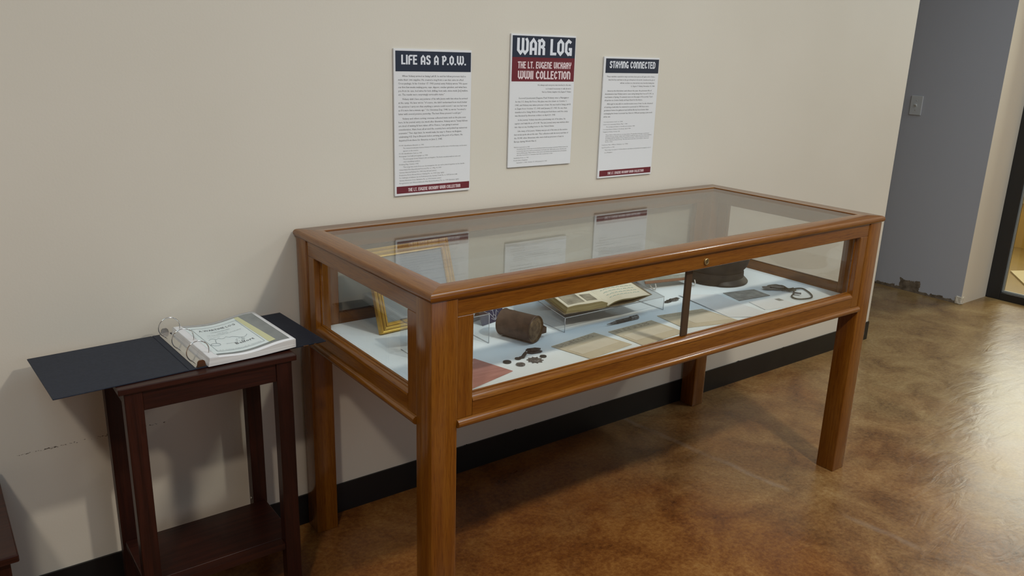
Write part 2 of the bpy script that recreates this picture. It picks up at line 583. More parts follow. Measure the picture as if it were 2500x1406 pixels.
obj('glazing_strip', bm, mat('grey_gasket', (0.25, 0.27, 0.27), 0.4), d)
# lobby behind the door
sbox('floor_lobby', 5.22, 7.1, -2.0, 1.4, -0.12, 0.0, M_TANFLOOR, 'tan lobby floor')
sbox('ceiling_lobby', 5.34, 7.1, -2.0, 1.4, 3.05, 3.2, M_CEIL, 'lobby ceiling')
sbox('wall_lobby_side', 5.32, 7.1, 1.3, 1.4, 0.0, 3.05, M_YELLOW, 'yellow lobby side wall')
sbox('wall_lobby_near', 5.32, 7.1, -2.0, -1.9, 0.0, 3.05, M_YELLOW, 'yellow lobby near wall')
bm = B()
box(bm, 7.0, 7.1, -1.9, 1.3, 0.0, 0.72); box(bm, 7.0, 7.1, -1.9, 1.3, 2.75, 3.05)
box(bm, 7.0, 7.1, -1.9, -0.7, 0.72, 2.75); box(bm, 7.0, 7.1, 1.0, 1.3, 0.72, 2.75)
struct('wall_lobby_far', bm, M_YELLOW, 'yellow lobby wall with a window')
bm = B()
box(bm, 6.985, 7.0, -1.9, 1.3, 0.372, 0.40)
struct('trim_4', bm, M_MAT, 'pale rail on the yellow lobby wall')
bm = B(); poly_slab(bm, [(5.66, -0.02), (6.02, 0.235), (6.75, -0.15), (6.35, -0.52)], 0.0, 0.012)
tag(obj('floor_mat', bm, M_MAT), 'pale mat on the lobby floor seen through the glass door', 'mat')

# ---------------------------------------------------------------- display case
X0, X1, Y0, Y1 = 0.4054, 2.2276, -0.7722, -0.0075
TOP = 0.965
case = thing('display_case', 'long oak museum table case with glass top standing against the beige wall', 'display case', (1.3165, -0.39, 0))
CX, CY = 1.3165, -0.39


def loc(o):
    """parts are built at world coordinates; shift them so the case's empty stands at its base"""
    o.data.transform(Matrix.Translation((-CX, -CY, 0)))
    return o


PX0, PX1, PY0, PY1 = X0 + .006, X1 - .006, Y0 + .006, Y1 - .003
LW = 0.070
for (x0, y0) in ((PX0, PY0), (PX1 - LW, PY0), (PX0, PY1 - LW), (PX1 - LW, PY1 - LW)):
    bm = B()
    box(bm, x0, x0 + LW, y0, y0 + LW, 0.0, 0.945, 0.0035, 2)
    loc(obj('leg', bm, OAK[2], case, 40))


# top frame, mitred, with a rounded edge: profile is (inset from the outer edge, z)
prof = [(0.004, 0.945), (0.0, 0.950), (0.0, 0.957), (0.003, 0.9625), (0.008, 0.965), (0.0655, 0.965), (0.0665, 0.964), (0.0665, 0.945)]


def mitred(p, q, prof, inward):
    bm = B()
    d = (Vector(q) - Vector(p)).normalized()
    A, Bv = [], []
    for i, z in prof:
        A.append(bm.verts.new((p[0] + (inward[0] + d.x) * i, p[1] + (inward[1] + d.y) * i, z)))
        Bv.append(bm.verts.new((q[0] + (inward[0] - d.x) * i, q[1] + (inward[1] - d.y) * i, z)))
    n = len(prof)
    for i in range(n):
        bm.faces.new((A[i], A[(i + 1) % n], Bv[(i + 1) % n], Bv[i]))
    bm.faces.new(A); bm.faces.new(Bv[::-1])
    return bm


cs = [(X0, Y0), (X1, Y0), (X1, Y1), (X0, Y1)]
inw = [(0, 1), (-1, 0), (0, -1), (1, 0)]
for k in range(4):
    loc(obj('top_frame_rail', mitred(cs[k], cs[(k + 1) % 4], prof, inw[k]), OAK[0 if k % 2 == 0 else 1], case, 40))
bm = B(); box(bm, X0 + .0667, X1 - .0667, Y0 + .0667, Y1 - .0667, 0.9565, 0.9625)
loc(obj('top_glass', bm, M_GLASS, case))['label'] = 'clear glass top'
# putty line under the glass
bm = B()
for (a, b, c, d2) in ((X0 + .0667, X1 - .0667, Y0 + .0667, Y0 + .0707), (X0 + .0667, X1 - .0667, Y1 - .0707, Y1 - .0667), (X0 + .0667, X0 + .0707, Y0 + .0707, Y1 - .0707), (X1 - .0707, X1 - .0667, Y0 + .0707, Y1 - .0707)):
    box(bm, a, b, c, d2, 0.9485, 0.9563)
loc(obj('top_glazing_bead', bm, OAK[0], case))

# panels between the legs: rails, stiles, glazing bead, pane, half-round moulding
# each panel is built in (s, depth, z): s along the side, depth 0 at the panel's face, growing inwards
ZL, ZU = 0.700, 0.900


def panel(length, place, ax, divider=None):
    st = 0.044

    def put(bm, name, m, sm=None):
        for v in bm.verts:
            v.co = place(v.co.x, v.co.y, v.co.z)
        return loc(obj(name, bm, m, case, sm))
    D0, D1 = 0.004, 0.030
    bm = B(); box(bm, 0.0, length, D0, D1, ZU, 0.945, 0.0015, 1)
    put(bm, 'upper_rail', OAK[ax])
    bm = B()
    prism(bm, [(D0, 0.649), (D0, 0.6835), (D0 - 0.0018, 0.6850), (D0 - 0.0012, 0.6885), (D0 + 0.0015, 0.6935), (D0 + 0.0060, 0.6975), (D0 + 0.0120, 0.6995), (D0 + 0.016, ZL), (D1, ZL), (D1, 0.649)], 0, st + .0003, length - st - .0003)
    put(bm, 'lower_rail', OAK[ax], 30)
    for s0 in (0.0, length - st):
        bm = B(); box(bm, s0, s0 + st, D0, D1, 0.649, ZU, 0.0012, 1)
        put(bm, 'stile', OAK[2])
    # moulded lip around the opening
    bm = B()
    pr = [(D0 + 0.0165, 0.0), (D0 + 0.0165, 0.0022), (D0 + 0.0180, 0.0030), (D1 - 0.0062, 0.0030), (D1 - 0.0062, 0.0)]
    cor = [(st, ZL), (length - st, ZL), (length - st, ZU), (st, ZU)]
    sg = [(1, 1), (-1, 1), (-1, -1), (1, -1)]
    R = [[bm.verts.new((c[0] + s[0] * k, dd, c[1] + s[1] * k)) for dd, k in pr] for c, s in zip(cor, sg)]
    for a in range(4):
        P, Q = R[a], R[(a + 1) % 4]
        for i in range(5):
            bm.faces.new((P[i], P[(i + 1) % 5], Q[(i + 1) % 5], Q[i]))
    put(bm, 'opening_bead', OAK[ax], 30)
    bm = B(); box(bm, st + .0005, length - st - .0005, 0.0250, 0.0290, ZL + .0005, ZU - .0005)
    put(bm, 'glass_pane', M_GLASS)
    bm = B()
    pts = []
    for k in range(13):
        t = PI * k / 12
        pts.append((0.004 - 0.0125 * math.sin(t), 0.6385 + 0.0105 * math.cos(t)))
    pts += [(D1, 0.628), (D1, 0.649)]
    prism(bm, pts, 0, 0.0, length)
    put(bm, 'half_round_moulding', OAK[ax], 40)
    if divider:
        bm = B(); box(bm, divider, divider + 0.0255, 0.017, 0.0247, ZL + .0032, ZU - .0032, 0.001, 1)
        o = put(bm, 'pane_divider', mat('bronze_channel', (0.07, 0.042, 0.024), 0.45, 0.2))
        o['label'] = 'thin brown metal strip joining two panes'


LX = (PX1 - LW) - (PX0 + LW)
LY = (PY1 - LW) - (PY0 + LW)
panel(LX, lambda s, d, z: (PX0 + LW + s, PY0 + d, z), 0, divider=1.2525 - (PX0 + LW))
panel(LX, lambda s, d, z: (PX0 + LW + s, PY1 - d, z), 0)
panel(LY, lambda s, d, z: (PX0 + d, PY0 + LW + s, z), 1)
panel(LY, lambda s, d, z: (PX1 - d, PY0 + LW + s, z), 1)
bm = B()
box(bm, PX0 + .031, PX1 - .031, PY0 + LW + .001, PY1 - LW - .001, 0.630, 0.648)
box(bm, PX0 + LW + .001, PX1 - LW - .001, PY0 + .031, PY0 + LW + .001, 0.630, 0.648)
box(bm, PX0 + LW + .001, PX1 - LW - .001, PY1 - LW - .001, PY1 - .031, 0.630, 0.648)
loc(obj('deck', bm, OAK[0], case))
# lock
bm = B()
lathe(bm, [(0, 0), (0.0098, 0), (0.0098, 0.003), (0.0085, 0.0042), (0.0070, 0.0042), (0.0066, 0.0034), (0, 0.0034)], 28, Matrix.Translation((1.3135, PY0 + 0.0042, 0.9195)) @ Matrix.Rotation(PI / 2, 4, 'X'))
lock = loc(obj('lock', bm, M_BRASS, case, 40))
bm = B(); box(bm, 1.3123, 1.3147, PY0 + 0.0003, PY0 + 0.0010, 0.915, 0.924); 
kh = loc(obj('keyhole', bm, M_DARKHOLE, lock))

# white cloth on the deck
ZC = 0.667


bm = B()
a_, b_, c_, d_ = PX0 + .0315, PX1 - .0315, PY0 + .0315, PY1 - .0315
e_ = LW + .003
pts = [(PX0 + e_, c_), (PX1 - e_, c_), (PX1 - e_, PY0 + e_), (b_, PY0 + e_), (b_, PY1 - e_), (PX1 - e_, PY1 - e_), (PX1 - e_, d_), (PX0 + e_, d_), (PX0 + e_, PY1 - e_), (a_, PY1 - e_), (a_, PY0 + e_), (PX0 + e_, PY0 + e_)]
poly_slab(bm, pts, 0.6485, ZC)
bmesh.ops.bevel(bm, geom=[e for e in bm.edges if all(abs(v.co.z - ZC) < 1e-6 for v in e.verts)], offset=0.004, segments=3, affect='EDGES', profile=0.5)
cl = tag(obj('cloth_lining', bm, M_CLOTH), 'white cloth covered board lining the floor of the oak display case', 'cloth')


# ---------------------------------------------------------------- lettering
# angular display capitals of the poster headings: pen strokes on a grid of cap height 1
t_ = 0.17
GLY = {
    'A': (0.50, [[(.09, 0), (.09, .70), (.25, .92), (.41, .70), (.41, 0)], [(.09, .34), (.41, .34)]]),
    'B': (0.50, [[(.09, 0), (.09, 1)], [(.09, .92), (.32, .92), (.40, .8), (.40, .62), (.28, .52), (.41, .40), (.41, .2), (.30, .08), (.09, .08)]]),
    'C': (0.48, [[(.41, .72), (.25, .92), (.09, .74), (.09, .26), (.25, .08), (.41, .26)]]),
    'D': (0.50, [[(.09, 0), (.09, 1)], [(.09, .92), (.28, .92), (.41, .74), (.41, .26), (.28, .08), (.09, .08)]]),
    'E': (0.44, [[(.09, 0), (.09, 1)], [(.09, .92), (.42, .92)], [(.09, .52), (.38, .52)], [(.09, .08), (.43, .08)]]),
    'F': (0.42, [[(.09, 0), (.09, .82), (.2, .92), (.44, .92)], [(.09, .52), (.38, .52)]]),
    'G': (0.50, [[(.43, .80), (.25, .93), (.09, .74), (.09, .26), (.25, .08), (.41, .20)], [(.27, .41), (.42, .41), (.42, 0)]]),
    'H': (0.50, [[(.09, 0), (.09, 1)], [(.41, 0), (.41, 1)], [(.09, .5), (.41, .5)]]),
    'I': (0.18, [[(.09, 0), (.09, 1)]]),
    'K': (0.50, [[(.09, 0), (.09, 1)], [(.09, .46), (.28, .54), (.40, .74), (.42, 1)], [(.26, .52), (.40, .34), (.42, 0)]]),
    'L': (0.42, [[(.09, 1), (.09, 0)], [(.09, .09), (.43, .09)]]),
    'N': (0.50, [[(.09, 0), (.09, .97)], [(.09, .76), (.26, .92), (.41, .74), (.41, 0)]]),
    'O': (0.50, [[(.09, .74), (.25, .92), (.41, .74), (.41, .26), (.25, .08), (.09, .26), (.09, .74)]]),
    'P': (0.48, [[(.11, 0), (.11, .84), (.0, .90)], [(.11, .82), (.25, .92), (.40, .78), (.40, .58), (.26, .42), (.11, .50)]]),
    'R': (0.50, [[(.11, 0), (.11, .84), (.0, .90)], [(.11, .82), (.26, .92), (.40, .78), (.40, .60), (.28, .50), (.41, .38), (.41, 0)], [(.11, .50), (.28, .50)]]),
    'S': (0.48, [[(.42, .73), (.34, .91), (.17, .91), (.10, .77), (.13, .62), (.37, .41), (.40, .26), (.33, .09), (.16, .09), (.08, .27)]]),
    'T': (0.46, [[(.24, 0), (.24, .95)], [(.0, .90), (.47, .93)]]),
    'U': (0.50, [[(.09, 1), (.09, .28), (.25, .08), (.41, .28), (.41, 1)]]),
    'V': (0.50, [[(.09, 1), (.09, .28), (.25, .08), (.41, .28), (.41, .80), (.34, .99)]]),
    'W': (0.78, [[(.09, 1), (.09, .28), (.24, .09), (.39, .28), (.39, 1)], [(.39, .28), (.54, .09), (.69, .28), (.69, .80), (.60, .99)]]),
    'Y': (0.48, [[(.07, 1), (.07, .62), (.24, .46), (.41, .62), (.41, 1)], [(.24, .46), (.24, 0)]]),
    '.': (0.20, [[(.09, .0), (.09, .17)]]),
    ' ': (0.24, []),
}


def ribbon(bm, pts, t, xf):
    pts = [Vector((p[0], p[1])) for p in pts]
    closed = (pts[0] - pts[-1]).length < 1e-6 and len(pts) > 2
    if closed:
        pts = pts[:-1]
    n = len(pts)
    Lf, Rt = [], []
    for i in range(n):
        a = pts[i - 1] if (i > 0 or closed) else None
        b = pts[(i + 1) % n] if (i < n - 1 or closed) else None
        d1 = (pts[i] - a).normalized() if a is not None else (b - pts[i]).normalized()
        d2 = (b - pts[i]).normalized() if b is not None else d1
        n1 = Vector((-d1.y, d1.x)); n2 = Vector((-d2.y, d2.x))
        m = (n1 + n2)
        m.normalize()
        k = min(1.5, 1.0 / max(0.3, m.dot(n1)))
        # broad-nib pen: verticals heavier than level strokes
        hw = t / 2
        Lf.append(bm.verts.new(xf(pts[i] + m * hw * k)))
        Rt.append(bm.verts.new(xf(pts[i] - m * hw * k)))
    for i in range(n if closed else n - 1):
        j = (i + 1) % n
        bm.faces.new((Lf[i], Lf[j], Rt[j], Rt[i]))


def heading(bm, s, x0, x1, z0, h, y):
    gap = 0.055
    tot = sum(GLY[c][0] + gap for c in s) - gap
    kx = (x1 - x0) / tot
    cur = 0.0
    for c in s:
        wd, strokes = GLY[c]
        for si, st in enumerate(strokes):
            # each pen stroke lies a hair over the one before it
            ribbon(bm, st, t_, lambda p, cur=cur, si=si: (x0 + (cur + p.x) * kx, y - 0.00012 * si, z0 + p.y * h))
        cur += wd + gap


TXT_CACHE = []


def text_job(bm, s, fit, place):
    """s: words; fit: (x0, x1, base, size); place(x, h) -> point.  Collected and set in one go."""
    TXT_CACHE.append((bm, s, fit, place))


def run_text_jobs():
    objs = []
    for bm, s, fit, place in TXT_CACHE:
        cu = bpy.data.curves.new('t', 'FONT')
        cu.body = s
        cu.resolution_u = 1
        o = bpy.data.objects.new('t', cu)
        C.objects.link(o)
        objs.append(o)
    dg = bpy.context.evaluated_depsgraph_get()
    dg.update()
    for (bm, s, fit, place), o in zip(TXT_CACHE, objs):
        me = bpy.data.meshes.new_from_object(o.evaluated_get(dg))
        if len(me.vertices):
            xs = [v.co.x for v in me.vertices]
            a, b = min(xs), max(xs)
            x0, x1, base, size = fit
            vs = [bm.verts.new(place(x0 + (v.co.x - a) / max(1e-6, b - a) * (x1 - x0), base + v.co.y * size)) for v in me.vertices]
            for p in me.polygons:
                try:
                    bm.faces.new([vs[i] for i in p.vertices])
                except ValueError:
                    pass
        cu = o.data
        bpy.data.objects.remove(o)
        bpy.data.curves.remove(cu)
        bpy.data.meshes.remove(me)
    TXT_CACHE.clear()


# ---------------------------------------------------------------- posters
def poster(x0, x1, z0, z1, label, bands, heads, body, small, quote=()):
    t = thing('wall_poster', label, 'poster', (x0, -0.001, z0))
    W, H = x1 - x0, z1 - z0
    bm = B(); box(bm, 0, W, -0.006, 0, 0, H, 0.0006, 1)
    obj('foam_board', bm, M_FOAM, t)
    Y = -0.0062
    for name, m, u0, u1, v0, v1, lab in bands:
        bm = B(); box(bm, u0 * W, u1 * W, Y - .0001, -0.006, (1 - v1) * H, (1 - v0) * H)
        obj(name, bm, m, t)['label'] = lab
    for m, nm, lst in heads:
        bm = B()
        for s, u0, u1, v0, v1 in lst:
            heading(bm, s, u0 * W, u1 * W, (1 - v1) * H, (v1 - v0) * H, Y - .0004)
        obj(nm, bm, m, t)
    out = []
    for nm, m, lines, size in (('quote_text', M_INK, quote, 0.0074), ('body_text', M_INK, body, 0.0078), ('caption_text', M_INK2, small, 0.0054)):
        if not lines:
            continue
        bm = B()
        for s, u0, u1, v in lines:
            text_job(bm, s, (u0 * W, u1 * W, (1 - v) * H - size * 0.3, size), lambda x, z: (x, Y - .0001, z))
        out.append((nm, bm, m, t))
    return out


pend = []
FT = 'THE LT. EUGENE VICKARY WWII COLLECTION'


def lines(v0, dv, lst):
    return [(s, a, b, v0 + dv * i) for i, (s, a, b) in enumerate(lst)]


body1 = lines(.180, .0247, [
    ('When Vickary arrived at Stalag Luft III, he and his fellow prisoners had to', .10, .925),
    ('make their own supplies. He created a mug from a can that came in a Red', .052, .89),
    ('Cross package. In his October 17, 1943 journal entry Vickary wrote "We spent', .052, .945),
    ('our first few weeks making pots, cups, dippers, cracker grinders, and what have', .052, .94),
    ('you from tin cans, bed wires for hole drilling, bent nails, stone made [sic] mallets,', .052, .955),
    ('etc. The results were surprisingly serviceable items."', .052, .64)]) + lines(.3335, .0252, [
    ("Vickary didn't have any pictures of his wife Jennie with him when he arrived", .10, .95),
    ("at the camp. He later wrote \"of course, she didn't understand how much better", .052, .945),
    ('the pictures I carry are than anything a camera could record. I can see her now', .052, .945),
    ('as if it were but a minute ago." On Christmas Day, 1944, he wrote "received a', .052, .93),
    ('letter with several pictures yesterday. The best Xmas present I could get."', .052, .87)]) + lines(.4655, .0247, [
    ('Vickary and others serving overseas collected items such as the pins seen', .10, .93),
    ('here. In his journal entry one week after liberation, Vickary wrote "many fellows', .052, .955),
    ('are tired of waiting & have taken off for France. I am giving it serious', .052, .83),
    ('consideration. Have been all around the country here and picked up numerous', .052, .95),
    ('souvenirs." Two days later, he would make his way to France via Belgium,', .052, .875),
    ('celebrating V.E. Day in Brussels before arriving at the port of Le Havre. He', .052, .89),
    ('departed from there for America on June 2, 1945.', .052, .615)])
small1 = lines(.6485, .0188, [
    ('P.O.W. Identification Bracelet, ca. 1943', .055, .37),
    ("The stamped metal plate features Vickary's P.O.W. number and the name of his first camp, and his name", .105, .95),
    ('appears on the reverse.', .105, .30),
    ('P.O.W. Identification Card, ca. 1943', .055, .345),
    ('Photograph Card with photograph, ca. 1944', .055, .42),
    ("The photograph shows Vickary's wife and daughter. The back is inscribed with his name and", .105, .86),
    ('other identifying numbers.', .105, .325),
    ('Drinking Mug, October 1943', .055, .30),
    ('This mug was made from an oleomargarine tin can and is wired together at the handle.', .105, .925),
    ('United States Pilot Experimental Personnel Pin, ca. 1 May 14, 1944', .055, .60),
    ('German National Railway Pin, 1940 (top left and center)', .055, .535),
    ('Deutsches Rotes Kreuz Honor Visiting Pin, ca. 1939 (top right)', .055, .64),
    ('For challenges of Athletics Sports Proficiency in the German Youth Pin, ca. 1937 (bottom left)', .055, .82),
    ('German Aluminum Cross, Exhibition Pin, ca. 1935 (bottom center)', .055, .60),
    ('Kriegsmarine and Winterhilfswerk War Relief Auxiliary Pin, ca. 1939 (bottom right)', .055, .845)])
pend += poster(.7383, 1.0141, 1.0315, 1.4701, 'white poster headed LIFE AS A P.O.W. with navy top band',
       [('title_band', M_NAVY, .020, .990, .0145, .149, 'navy printed band'), ('footer_band', M_MAROON, .020, .990, .934, .984, 'maroon printed band')],
       [(M_LETTER, 'title_text', [('LIFE AS A P.O.W.', .090, .925, .040, .103)]), (M_LETTERPINK, 'footer_text', [(FT, .165, .865, .949, .973)])],
       body1, small1)
quote2 = [('He always said everyone was involved in the war,', .42, .955, .374), ("so it wasn't necessary to talk about it.", .545, .955, .402), ('Pam Lee Vickary, daughter of Lt. Eugene P. Vickary', .49, .955, .4265)]
body2 = lines(.472, .0265, [
    ('Second Lieutenant Eugene Paul Vickary was a Navigator', .135, .925),
    ('for the U.S. Army Air Force. His plane was shot down on October 1,', .085, .895),
    ('1943, and Vickary was taken prisoner of war. He was held in Stalag Luft III', .085, .955),
    ('in Zagan from October 17, 1943 until January 27, 1945. He was then', .085, .90),
    ('transferred to Stalag VII-A in Moosburg and held there until the camp', .085, .915),
    ('was liberated by American soldiers on April 29, 1945.', .085, .72)]) + lines(.637, .0268, [
    ('In his journal, Vickary describes parachuting out of his plane, his', .135, .885),
    ('capture and daily life as a P.O.W. The last journal entry was written after', .085, .945),
    ('two days at sea, heading home to the United States.', .085, .705)]) + lines(.722, .0268, [
    ('Like many of his peers, Vickary was proud of his time in the service', .135, .925),
    ('but rarely spoke about the war. This collection tells his story and that of', .085, .94),
    ('the 93,940 other Americans who were held as prisoners of war in', .085, .865),
    ('Europe during World War II.', .085, .43)])
small2 = lines(.8455, .0155, [
    ('Wartime Log Journal, ca. 1943', .085, .325),
    ('A journal kept by Lt. Vickary was one item distributed in Red Cross packages sent by the YMCA in Geneva. He', .13, .945),
    ('received his logbook as well as personal items; his friends, lists, daily meals, poems, sketches, and', .13, .92),
    ('cartoons fill the pages. Many members of the service sent wartime logs featuring letters, photographs,', .13, .93),
    ('and other mementos to remember their time as prisoners of war.', .13, .70)]) + lines(.929, .0185, [
    ('Handwritten Poem, ca. 1944', .085, .315), ('Pencils (two) Diagrams', .085, .30), ('September 1, 1943; October 17, 1943; January 29, 1945', .13, .61)])
pend += poster(1.1665, 1.4427, 1.0942, 1.5269, 'white poster headed WAR LOG with navy and maroon top bands',
       [('title_band', M_NAVY, .020, .990, .0125, .169, 'navy printed band'), ('subtitle_band', M_MAROON, .020, .990, .169, .347, 'maroon printed band')],
       [(M_LETTER, 'title_text', [('WAR LOG', .085, .935, .029, .150)]), (M_LETTERPINK, 'subtitle_text', [('THE LT. EUGENE VICKARY', .105, .935, .200, .2505), ('WWII COLLECTION', .110, .930, .268, .330)])],
       body2, small2, quote2)
quote3 = lines(.158, .0262, [
    ('These wartime separation ways and time have put us all quite a bit of time -', .06, .945),
    ('that bind by mail back in the good-hearted old world. Somehow the good', .09, .935),
    ('will win out there too, but nobody cares how the feeling lasts.', .30, .935)]) + [('Lt. Eugene P. Vickary, November 15, 1944', .50, .94, .2365)]
body3 = lines(.2735, .0255, [
    ('Sweet as the first letter, and oftener the year, the prisoners life of', .085, .89),
    ('determination kept Vickary sent to open caring during their loss at P.O.W., to', .045, .935),
    ('read letters of Spring. Documents were not the pages of his journal. Years', .045, .92),
    ('all spoken as a better family and kept them for the future.', .045, .73)]) + lines(.3805, .0262, [
    ('Although he was able to send & receive some of war, he also dreamed', .09, .93),
    ('of starting a bank after he returned to a personal. In 1945 there were', .045, .86),
    ('graduated letters he gathered and still his life has been better than', .045, .86),
    ('exchanging the former Lieutenant has, there in 1948 and opening a joint work', .045, .935),
    ('all his own.', .045, .165)])
small3 = lines(.5285, .0205, [
    ('Correspondence Card, ca. 1943', .05, .39), ('Letter to Lt. Lieutenant Vickary, May 1, 1944', .05, .48),
    ("The postage and letter to his wife and to Jennie 1944", .10, .62), ('Correspondence Vickary to his family, April 1944', .05, .545), ('Telegram to Vickary, October 1943', .05, .35)]) + lines(.637, .0142, [
    ('These letters show various correspondence. Postmarks in the two cards from', .10, .90),
    ('all the prisoner of war camps were stamped with his name and the service number', .10, .955),
    ('at Stalag Luft III. Vickary wrote many from home. Others kept in a box for', .10, .91),
    ('years until the final journey. He had asked and the sent letters censored', .10, .90), ('by the camp.', .10, .235)]) + lines(.720, .0215, [
    ('Uniform Hat Officer Vickary, ca. 1943', .045, .515), ('Lapel Pin and Pen, ca. 1943', .045, .27),
    ('These wings were given to Vickary when he was finished and graduated in navigation school', .10, .955), ('as a Navigator.', .10, .245)])
pend += poster(1.5784, 1.8579, 1.0306, 1.4629, 'white poster headed STAYING CONNECTED with navy top band',
       [('title_band', M_NAVY, .030, .990, .0135, .129, 'navy printed band'), ('footer_band', M_MAROON, .030, .985, .936, .986, 'maroon printed band')],
       [(M_LETTER, 'title_text', [('STAYING CONNECTED', .095, .925, .034, .090)]), (M_LETTERPINK, 'footer_text', [(FT, .175, .85, .952, .974)])],
       body3, small3, quote3)

# ---------------------------------------------------------------- light switch on the grey wall
sw = thing('light_switch', 'pale light switch on the blue-grey wall', 'light switch', (4.8218, 0.529, 1.2105))
bm = B(); box(bm, -0.007, 0, -0.039, 0.039, -0.061, 0.061, 0.003, 2)
obj('cover_plate', bm, M_PLATE, sw)
bm = B(); prism(bm, [(-0.007, -0.008), (-0.018, 0.004), (-0.016, 0.010), (-0.007, 0.008)], 1, -0.005, 0.005)
obj('toggle', bm, mat('switch_toggle', (0.55, 0.57, 0.58), 0.4), sw)
for z in (-0.030, 0.030):
    bm = B(); lathe(bm, [(0, 0), (0.003, 0), (0.003, 0.0008), (0, 0.0012)], 12, Matrix.Translation((-0.007, 0, z)) @ Matrix.Rotation(-PI / 2, 4, 'Y'))
    obj('screw', bm, M_CHROME, sw)

# ---------------------------------------------------------------- dark side table under the binder
st = thing('side_table', 'slim dark mahogany side table with a lower shelf, carrying the open binder', 'side table', (0.0575, -0.2, 0))
SX0, SX1, SY0, SY1 = -0.2095, 0.2095, -0.147, 0.147
bm = B(); box(bm, SX0, SX1, SY0, SY1, 0.703, 0.718, 0.002, 2)
obj('top', bm, ESP[0], st)
lx = 0.012
for x0 in (SX0 + lx, SX1 - lx - .040):
    for y0 in (SY0 + .005, SY1 - .005 - .034):
        bm = B(); box(bm, x0, x0 + .040, y0, y0 + .034, 0, 0.703, 0.0015, 1)
        obj('leg', bm, ESP[2], st)
for y0 in (SY0 + .009, SY1 - .009 - .016):
    bm = B(); box(bm, SX0 + lx + .040, SX1 - lx - .040, y0, y0 + .016, 0.653, 0.703, 0.001, 1)
    obj('apron', bm, ESP[0], st)
for x0 in (SX0 + lx + .008, SX1 - lx - .008 - .016):
    bm = B(); box(bm, x0, x0 + .016, SY0 + .039, SY1 - .039, 0.653, 0.703, 0.001, 1)
    obj('apron', bm, ESP[1], st)
bm = B(); box(bm, SX0 + lx + .006, SX1 - lx - .006, SY0 + .0395, SY1 - .0395, 0.165, 0.183, 0.0015, 1)
box(bm, SX0 + lx + .041, SX1 - lx - .041, SY0 + .010, SY0 + .0395, 0.165, 0.183)
obj('shelf', bm, ESP[0], st)
for (x, y) in ((SX1 - lx - .0402, SY0 + .022), (SX1 - lx - .0402, SY1 - .022)):
    bm = B(); lathe(bm, [(0, 0), (0.0045, 0), (0.0045, 0.001), (0.003, 0.0022), (0, 0.0024)], 14, Matrix.Translation((x, y, 0.1755 if y < 0 else 0.190)) @ Matrix.Rotation(-PI / 2, 4, 'Y'))
    obj('screw', bm, M_CHROME, st)

# low dark table at the lower left corner
lt = thing('low_table', 'dark low table at the left edge of the picture by the wall', 'table', (-0.70, -0.245, 0))
bm = B(); box(bm, -0.32, 0.3115, -0.212, 0.215, 0.432, 0.450, 0.003, 2)
obj('top', bm, ESP[0], lt)
for x0 in (-0.30, 0.2535):
    for y0 in (-0.198, 0.16):
        bm = B(); box(bm, x0, x0 + .042, y0, y0 + .042, 0, 0.432, 0.002, 1)
        obj('leg', bm, ESP[2], lt)
for y0 in (-0.190, 0.174):
    bm = B(); box(bm, -0.258, 0.2535, y0, y0 + .016, 0.36, 0.432)
    obj('apron', bm, ESP[0], lt)
for x0 in (-0.29, 0.270):
    bm = B(); box(bm, x0, x0 + .016, -0.156, 0.16, 0.36, 0.432)
    obj('apron', bm, ESP[1], lt)

# ---------------------------------------------------------------- open ring binder
BR = math.radians(2.8)
bd = thing('ring_binder', 'black vinyl ring binder lying open on the dark side table', 'binder', (0.035, -0.175, 0.7182), BR)
for nm, a, b in (('front_cover', -0.320, -0.0315), ('spine', -0.029, 0.029), ('back_cover', 0.0315, 0.327)):
    bm = B(); box(bm, a, b, -0.140, 0.151, 0, 0.0030, 0.0012, 2)
    obj(nm, bm, M_BINDER, bd)
for a in (-0.0325, 0.0285):
    bm = B(); box(bm, a, a + 0.004, -0.1395, 0.1505, 0.0002, 0.0018)
    obj('hinge', bm, M_BINDER, bd)
bm = B()
pts = [(-0.014, 0.003), (-0.014, 0.0045), (-0.009, 0.010), (0.009, 0.010), (0.014, 0.0045), (0.014, 0.003)]
prism(bm, pts, 1, -0.137, 0.137)
rm = obj('ring_mechanism', bm, M_CHROME, bd, 30)
for yy in (-0.108, 0.0, 0.108):
    bm = B()
    pts = []
    for k in range(37):
        t = -PI / 2 + 2 * PI * k / 36
        pts.append((0.004 + 0.0270 * math.cos(t), yy, 0.033 + 0.0265 * math.sin(t)))
    tube(bm, pts[:-1], 0.0014, 8, True)
    obj('ring', bm, M_CHROME, rm)
M_STEEL = mat('dull_steel', (0.30, 0.28, 0.26), 0.4, 0.9)
M_LEVER = mat('brown_reflection_lever', (0.20, 0.10, 0.055), 0.3, 0.8)  # brown reflection on the front lever put into its base colour
for s in (-1, 1):
    bm = B()
    pts = [(-0.011, 0.005), (0.011, 0.005), (0.0085, 0.018), (0.005, 0.0215), (-0.005, 0.0215), (-0.0085, 0.018)]
    prism(bm, pts, 1, 0.137 * s, 0.1405 * s)
    obj('lever', bm, M_LEVER if s < 0 else M_STEEL, rm)
bm = B(); box(bm, 0.262, 0.276, -0.1412, -0.1398, 0.0006, 0.0024); box(bm, 0.292, 0.298, -0.1412, -0.1398, 0.0006, 0.0024)
obj('imprint', bm, M_CHROME, bd)['label'] = 'tiny silver imprint on the edge'

# pages in the binder
ps = thing('page_stack', 'thick stack of white printed pages in the open binder', 'paper', (0.035, -0.175, 0.7214), BR)
PXa, PXb, PYa, PYb = 0.014, 0.2385, -0.1475, 0.1295


def page_h(u):
    return 0.0205 - 0.0080 * math.sin(PI * min(1, max(0, u)) * 1.15) ** 2 + 0.0065 * max(0, u) ** 2


